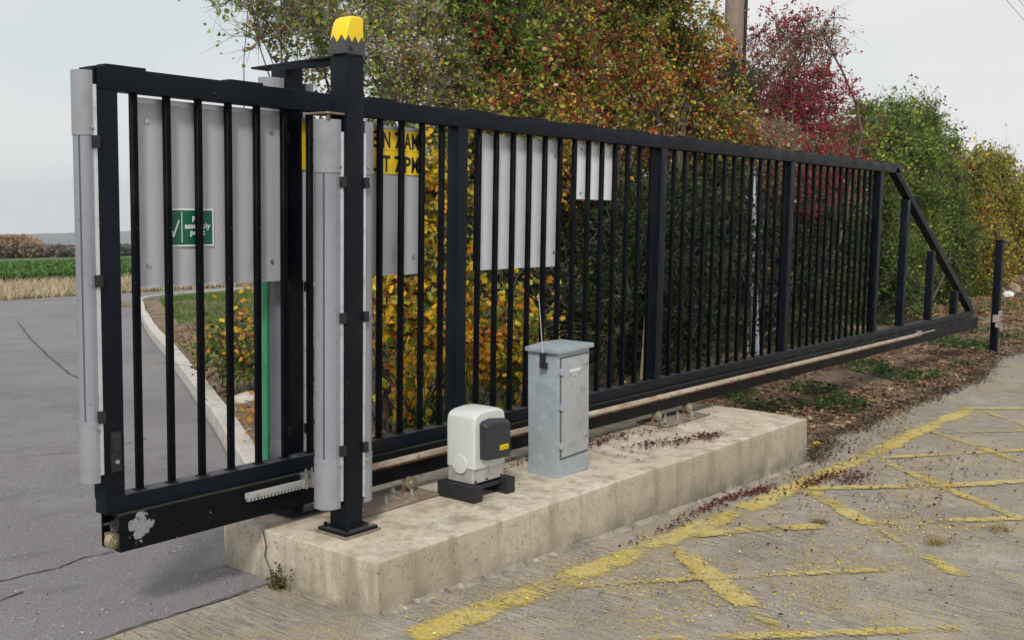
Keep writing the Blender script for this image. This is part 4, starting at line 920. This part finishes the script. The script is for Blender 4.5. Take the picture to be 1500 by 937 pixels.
# ------------------------------------------------------------------ ground cover (uncountable)
def scatter(name, P, size, pal, m=DRY, seed=3, flat=True, up=0, lobes=False, clump=1.5, far=False):
    P = np.asarray(P, float); D = np.tile([[0, 0, 1.]], (len(P), 1)) if not flat else rng.normal(size=P.shape)
    return tagp(link(name, leaves_mesh(name, P, D, size, pal, m, seed, clump, lobes, flat, far)), kind='stuff')
def pts(n, x0, x1, y0, y1, z=.012, dens=None, zr=.03):
    x = rng.uniform(x0, x1, n); y = rng.uniform(y0, y1, n); P = np.stack([x, y, G(x, y)+z+rng.random(n)*zr], 1)
    if dens is not None: P = P[dens(P)]
    return P
def verge_in(P):
    e_ = np.array([edge_y(v) for v in P[:, 0]]); d_ = P[:, 1]-e_; keep = d_ > np.abs(rng.normal(size=len(P)))*.16-rng.exponential(.09, len(P))*(rng.random(len(P)) < .6)
    return keep
P = pts(30000, 5.0, 16, -1.0, 2.2, .03, verge_in, .05); P[:, 2] -= np.where(P[:, 1] < np.array([edge_y(v) for v in P[:, 0]])+.05, .022, 0)
P = P[(P[:, 0] > 5.02)|(P[:, 1] > .36)]
scatter('leaf_litter', P, .042, [((.13, .065, .04), .3), ((.22, .12, .07), .25), ((.36, .25, .15), .2), ((.09, .035, .03), .1), ((.08, .10, .035), .15)])
P = pts(7000, 16, 40, -.6, 4, .05, verge_in, .06); scatter('leaf_litter', P, .08, [((.13, .06, .035), .3), ((.20, .10, .05), .3), ((.30, .18, .09), .2), ((.30, .08, .03), .2)], seed=8)
x = rng.uniform(5.0, 15, 9000); e_ = np.array([edge_y(v) for v in x]); y = e_+rng.normal(size=9000)*.07-.02; P = np.stack([x, y, G(x, y)+.012+rng.random(9000)*.012], 1)
P = P[(P[:, 0] > 5.03)]; scatter('edge_debris', P, .022, [((.10, .07, .05), .4), ((.07, .05, .035), .3), ((.24, .17, .11), .2), ((.14, .04, .03), .1)], seed=12)
# thin dead twigs in the litter
x = rng.uniform(5, 15, 900); y = rng.uniform(-.35, 1.8, 900); a = rng.uniform(0, 6.28, 900); l_ = rng.uniform(.05, .22, 900); z = G(x, y)+.05+rng.random(900)*.04
sg_ = np.stack([x, y, z, np.full(900, .003), x+np.cos(a)*l_, y+np.sin(a)*l_, z+rng.uniform(-.02, .04, 900), np.full(900, .002)], 1)
tagp(link('fallen_twigs', tubes_mesh('fallen_twigs', sg_, mat('dead_twig', (.30, .22, .15), .9), 3)), kind='stuff')
# ivy patches
def patchy(th, sc=1.6, sd=41):
    return lambda P: (nfield(P*np.array([1, 1, 0]), sc, sd) > th)&verge_in(P)&(P[:, 1] > np.array([edge_y(v) for v in P[:, 0]])+.10)
P = pts(21000, 5.05, 15, -.5, 2.0, .05, patchy(.20, 1.9), .09)
scatter('ground_ivy', P, .045, [((.030, .075, .02), .4), ((.06, .13, .03), .35), ((.12, .18, .05), .25)], LEAF, 9, lobes=True)
P = pts(5200, 1.2, 5.0, .34, 1.3, .02, None, .05); P = P[P[:, 0] > 1.6]; scatter('leaf_litter', P, .045, [((.13, .06, .035), .3), ((.30, .18, .06), .3), ((.45, .26, .04), .25), ((.09, .07, .03), .15)], seed=10)
# verge inside the kerb: bare soil with leaves near kerb, grass farther
def rk(n, lo, hi, y0, y1, zr=.03):
    y = y0+(y1-y0)*rng.random(n)**.8; x = np.array([kerb_x(v) for v in y])+.14+rng.uniform(lo, hi, n); return np.stack([x, y, G(x, y)+.06+rng.random(n)*zr], 1)
P = rk(3600, 0, 1.6, 1.1, 12); scatter('leaf_litter', P, .04, [((.20, .13, .08), .5), ((.32, .22, .12), .3), ((.5, .27, .05), .1), ((.10, .10, .04), .1)], seed=11)
def blades(name, P, h, w_, pal, seed, lean=.25):
    r_ = np.random.default_rng(seed); n = len(P); a = r_.uniform(0, 6.28, n); H = h*r_.uniform(.5, 1.3, n); u = np.stack([np.cos(a), np.sin(a), 0*a], 1)*(w_*r_.uniform(.6, 1.4, n))[:, None]/2
    ln = r_.normal(size=(n, 3))*np.array([1, 1, 0])*lean*H[:, None]; up_ = np.array([[0, 0, 1.]])*H[:, None]
    V = np.stack([P-u, P+u, P+u*.7+up_*.55+ln*.35, P-u*.7+up_*.55+ln*.35, P+up_*.95+ln], 1).reshape(-1, 3)
    b = np.arange(n)[:, None]*5; F = np.concatenate([b+np.array([[0, 1, 2]]), b+np.array([[0, 2, 3]]), b+np.array([[3, 2, 4]])], 0)
    cols = np.array([c for c, _ in pal]); p_ = np.array([q for _, q in pal]); C = cols[r_.choice(len(cols), n, p=p_/p_.sum())]*r_.uniform(.7, 1.3, (n, 1))
    return tagp(link(name, npmesh(name, V, F, LEAF if lean < .5 else DRY, np.repeat(C, 5, 0))), kind='stuff')
P = rk(42000, .5, 9, 4.0, 22); P = P[(nfield(P, .8, 77) > -.75)]; P[:, 2] -= .05
P = P[P[:, 0] < 24]
blades('lawn_grass', P, .10, .020, [((.08, .17, .03), .5), ((.12, .20, .045), .3), ((.22, .22, .09), .2)], 31)
# dry grass verge along the far side of the lane, then a strip of green weeds before the crop
n = 26000; x = rng.uniform(-2, 34, n); w_ = rng.random(n)**1.2; y0 = 26.3+.05*np.maximum(0, x-12); yfar = 44-.33*(x-24); y = y0+(np.minimum(yfar, 45)-y0)*w_
P = np.stack([x, y, G(x, y)-.03], 1)
blades('dry_grass', P, .36, .022, [((.52, .42, .30), .5), ((.42, .32, .21), .3), ((.32, .30, .17), .2)], 32, lean=.55)
n = 2500; x = rng.uniform(-2, 30, n); y = 26.1+.05*np.maximum(0, x-12)+rng.random(n)*.9; blades('short_grass', np.stack([x, y, G(x, y)-.03], 1), .12, .03, [((.12, .13, .04), .6), ((.25, .2, .1), .4)], 36, lean=.3)
n = 34000; r1_ = rng.random(n)**2.2; y = 40+r1_*90; x = rng.uniform(-8, 62, n)*(1+r1_*1.4); y = y-.33*(x-24)*(1-r1_*.5)
P = np.stack([x, y, G(x, y)+.12+rng.random(n)*.25], 1)
o = link('crop_leaves', leaves_mesh('crop_leaves', P, np.tile([[0, 0, 1.]], (n, 1)), .30, [((.045, .115, .02), .4), ((.08, .17, .03), .4), ((.12, .21, .05), .2)], LEAF, 33, .3, far=True)); tagp(o, kind='stuff')
# grass to the right, past the black post
n = 9000; x = rng.uniform(12.6, 34, n); y = rng.uniform(-.1, 3.4, n); P = np.stack([x, y, G(x, y)+.02], 1); P = P[(nfield(P*np.array([1, 1, 0]), .9, 51) > -.05)&(P[:, 1] > np.array([edge_y(v) for v in P[:, 0]])+.25)]
blades('verge_grass', P, .13, .022, [((.07, .15, .025), .5), ((.12, .19, .04), .3), ((.2, .17, .07), .2)], 34)
# fallen red haws and bracts: on the block, against its foot, on the markings
def debris(name, cl, size, col, seed, flatz=None):
    r_ = np.random.default_rng(seed); P = []
    for (x, y, sx, sy, n) in cl:
        q = np.stack([r_.normal(x, sx, n), r_.normal(y, sy, n)], 1); P.append(q)
    P = np.concatenate(P); z = (G(P[:, 0], P[:, 1])+.012) if flatz is None else np.full(len(P), flatz)
    P3 = np.stack([P[:, 0], P[:, 1], z+r_.random(len(P))*.008], 1)
    return scatter(name, P3, size, col, DRY, seed)
RC = [((.11, .018, .018), .45), ((.06, .016, .013), .35), ((.17, .045, .03), .2)]
debris('fallen_berries', [(3.42, -.33, .10, .04, 90), (3.62, -.42, .10, .05, 110), (3.85, -.47, .07, .04, 110), (3.95, -.5, .06, .03, 60), (3.1, -.06, .35, .04, 420), (3.9, -.12, .3, .05, 120), (2.9, -.25, .6, .12, 30)], .018, RC, 61, ZB+.012)
debris('fallen_berries', [(3.5, -.79, .22, .025, 200), (3.95, -.83, .10, .02, 140), (4.55, -.98, .22, .03, 210), (4.75, -1.1, .15, .05, 160), (4.2, -.9, .3, .08, 120), (5.3, -.75, .35, .10, 110), (4.3, -1.5, .9, .45, 260), (6.2, -.7, .6, .12, 120), (2.9, -.85, .25, .03, 60), (5.6, -1.3, .5, .3, 160), (5.05, -.55, .08, .04, 60)], .020, RC, 62)
YC = [((.50, .38, .06), .5), ((.42, .28, .05), .25), ((.52, .46, .16), .25)]
debris('fallen_yellow_leaves', [(2.0, -1.3, .9, .30, 260), (3.2, -1.6, .9, .4, 260), (4.4, -1.7, .8, .4, 240), (3.95, -2.05, .25, .15, 130), (4.95, -1.55, .2, .12, 210), (1.2, -.95, .4, .12, 160), (2.3, -.85, .6, .05, 120), (5.8, -1.5, .6, .3, 220), (1.9, -1.35, .25, .2, 300), (3.0, -1.5, .5, .35, 400), (2.1, -1.9, .5, .2, 300), (3.9, -1.75, .3, .15, 300)], .0125, YC, 63)
debris('yard_grit', [(1.5, -1.5, 1.5, .8, 700), (4, -1.6, 1.5, .7, 700), (-.2, .1, .8, .25, 260), (.3, .9, .8, 1.0, 160)], .010, [((.45, .42, .38), .4), ((.06, .05, .04), .4), ((.2, .12, .08), .2)], 64)
for (x, y, s_, lab) in ((3.55, -2.02, .07, 'small dry brown grass tuft in the yard between two hatching lines'), (4.1, -2.2, .08, 'dry straw-coloured tuft at the right edge of the yard'), (3.5, -1.4, .05, 'small brown tuft beside the nearest end of the hatching')):
    t_ = thing('dry_tuft', (x, y, g1(x, y)), lab, 'tuft', 'dry tufts in the yard')
    n = 120; P = np.stack([rng.normal(0, s_*.5, n), rng.normal(0, s_*.35, n), np.zeros(n)], 1); o = blades('tuft_blades', P, .035, .004, [((.30, .20, .10), .6), ((.2, .2, .06), .4)], 70+int(x*10), lean=1.2); o.parent = t_
# stick, stones, litter
sk = thing('garden_cane', (4.83, .6, .0), 'pale broken upright stick behind the gate bars, right of the cabinet', 'stick')
MB().tube((0, 0, 0), (.03, 0, .45), .017, .014, 8).tube((.03, 0, .45), (.06, 0, .86), .013, .010, 8).obj('cane', STICK, sk, smooth=True)
def rock(name, loc, sc, m, label, cat, seed, group=None):
    bm = bmesh.new(); bmesh.ops.create_icosphere(bm, subdivisions=2, radius=1)
    for v in bm.verts: k = 1+.35*mnoise.noise(v.co*1.7+Vector((seed, 0, 0))); v.co = Vector((v.co.x*sc[0], v.co.y*sc[1], v.co.z*sc[2]))*k
    me = bpy.data.meshes.new(name); bm.to_mesh(me); bm.free(); me.materials.append(m); return tagp(link(name, me, None, loc), label, cat, group)
rock('stone', (3.65, 3.8, g1(3.65, 3.8)+.06), (.16, .12, .07), STONE, 'pale flat stone on the soil behind the kerb', 'stone', 1)
rock('litter_scrap', (13.2, .35, -.08), (.05, .04, .025), SWHITE, 'white scrap of litter on the verge just right of the black post', 'litter', 5)
rock('litter_scrap', (22.8, 2.4, -.02), (.22, .12, .08), SWHITE, 'white bag of litter far right on the bank behind the black post', 'litter', 6)
rock('rubble', (24.0, 2.7, .02), (.5, .25, .18), mat('rubble', (.34, .26, .19), .9, spots=[((.2, .15, .1), 8, .45, .65)], bump=.6, bscale=12), 'pale brown rubble heap at the far right edge on the bank', 'rubble', 8)
rock('litter_leaf', (5.62, -.50, -.09), (.035, .03, .012), YEL, 'single bright yellow leaf beside the right end of the block', 'leaf', 7)
# ------------------------------------------------------------------ far trees across the field, each its own
FT = [(-14, 34, 5.2, 'russet'), (18, 30, 6.6, 'orange'), (36, 34, 7.4, 'tall pale orange'), (52, 26, 6.8, 'pale gold'), (68, 30, 5.2, 'pinkish brown'), (86, 24, 5.0, 'mauve brown'), (100, 26, 5.0, 'grey green'), (118, 26, 4.6, 'grey brown'), (140, 26, 4.6, 'dull green'), (165, 26, 4.8, 'brown and pale'), (185, 26, 4.6, 'dark grey'), (205, 26, 4.6, 'grey olive')]
FCOL = {'russet': (0.22, 0.16, 0.12), 'orange': (0.28, 0.19, 0.11), 'tall pale orange': (0.33, 0.23, 0.14), 'pale gold': (0.3, 0.24, 0.16), 'pinkish brown': (0.24, 0.19, 0.17), 'mauve brown': (0.21, 0.17, 0.16), 'grey green': (0.18, 0.19, 0.14), 'grey brown': (0.21, 0.185, 0.155), 'dull green': (0.16, 0.175, 0.11), 'brown and pale': (0.24, 0.2, 0.16), 'dark grey': (0.14, 0.15, 0.14), 'grey olive': (0.17, 0.175, 0.13)}  # crown colours made paler, distance haze put into them
for k, (px, wpx, h, nm) in enumerate(FT):
    D_ = 232+((k*37) % 5)*4; dirv = Fv+R2*((px-750)/1599.3); dirv = Vector((dirv.x, dirv.y, 0)).normalized(); p = Vector((C0.x, C0.y, 0))+dirv*D_; p.z = g1(p.x, p.y)
    t_ = thing('far_tree', p, '%s tree across the crop field, %s' % (nm, 'left of the gate' if px < 104 else 'in line with the gate end post' if px < 175 else 'behind the first bars'), 'tree', 'trees across the field')
    W_ = wpx/1600*D_*.75; r_ = np.random.default_rng(200+k); h *= .50 if px > 50 else .68; n = 1500; U = r_.normal(size=(n, 3)); U /= np.linalg.norm(U, axis=1, keepdims=True); U *= (r_.random(n)**.4)[:, None]*(1+.25*nfield(U, 2.5, 300+k))[:, None]
    P = U*np.array([W_, W_*.7, h*.52])+np.array([0, 0, h*.50]); c_ = np.array(FCOL[nm])
    cc = link('crown', leaves_mesh('crown', P, U, .8, [(tuple(c_*.95), .3), (tuple(c_*1.3), .45), (tuple(c_*1.7), .25)], LEAF, 400+k, .9, far=True), t_); tagp(cc, kind='stuff')
    MB().tube((0, 0, 0), (0, 0, h*.6), .18, .08, 6).obj('trunk', BARK, t_)

# ------------------------------------------------------------------ thin autumn haze round the whole scene
hz = MB().box(-2700, 3200, -3200, 3400, -420, 40)
hm = bpy.data.materials.new('haze_air'); hm.use_nodes = True; t = hm.node_tree; t.nodes.remove(t.nodes['Principled BSDF'])
pv = t.nodes.new('ShaderNodeVolumePrincipled'); pv.inputs['Color'].default_value = (.86, .92, 1, 1); pv.inputs['Density'].default_value = .00016; pv.inputs['Anisotropy'].default_value = .2
t.links.new(pv.outputs[0], t.nodes['Material Output'].inputs['Volume'])
tagp(hz.obj('haze', hm), kind='stuff')
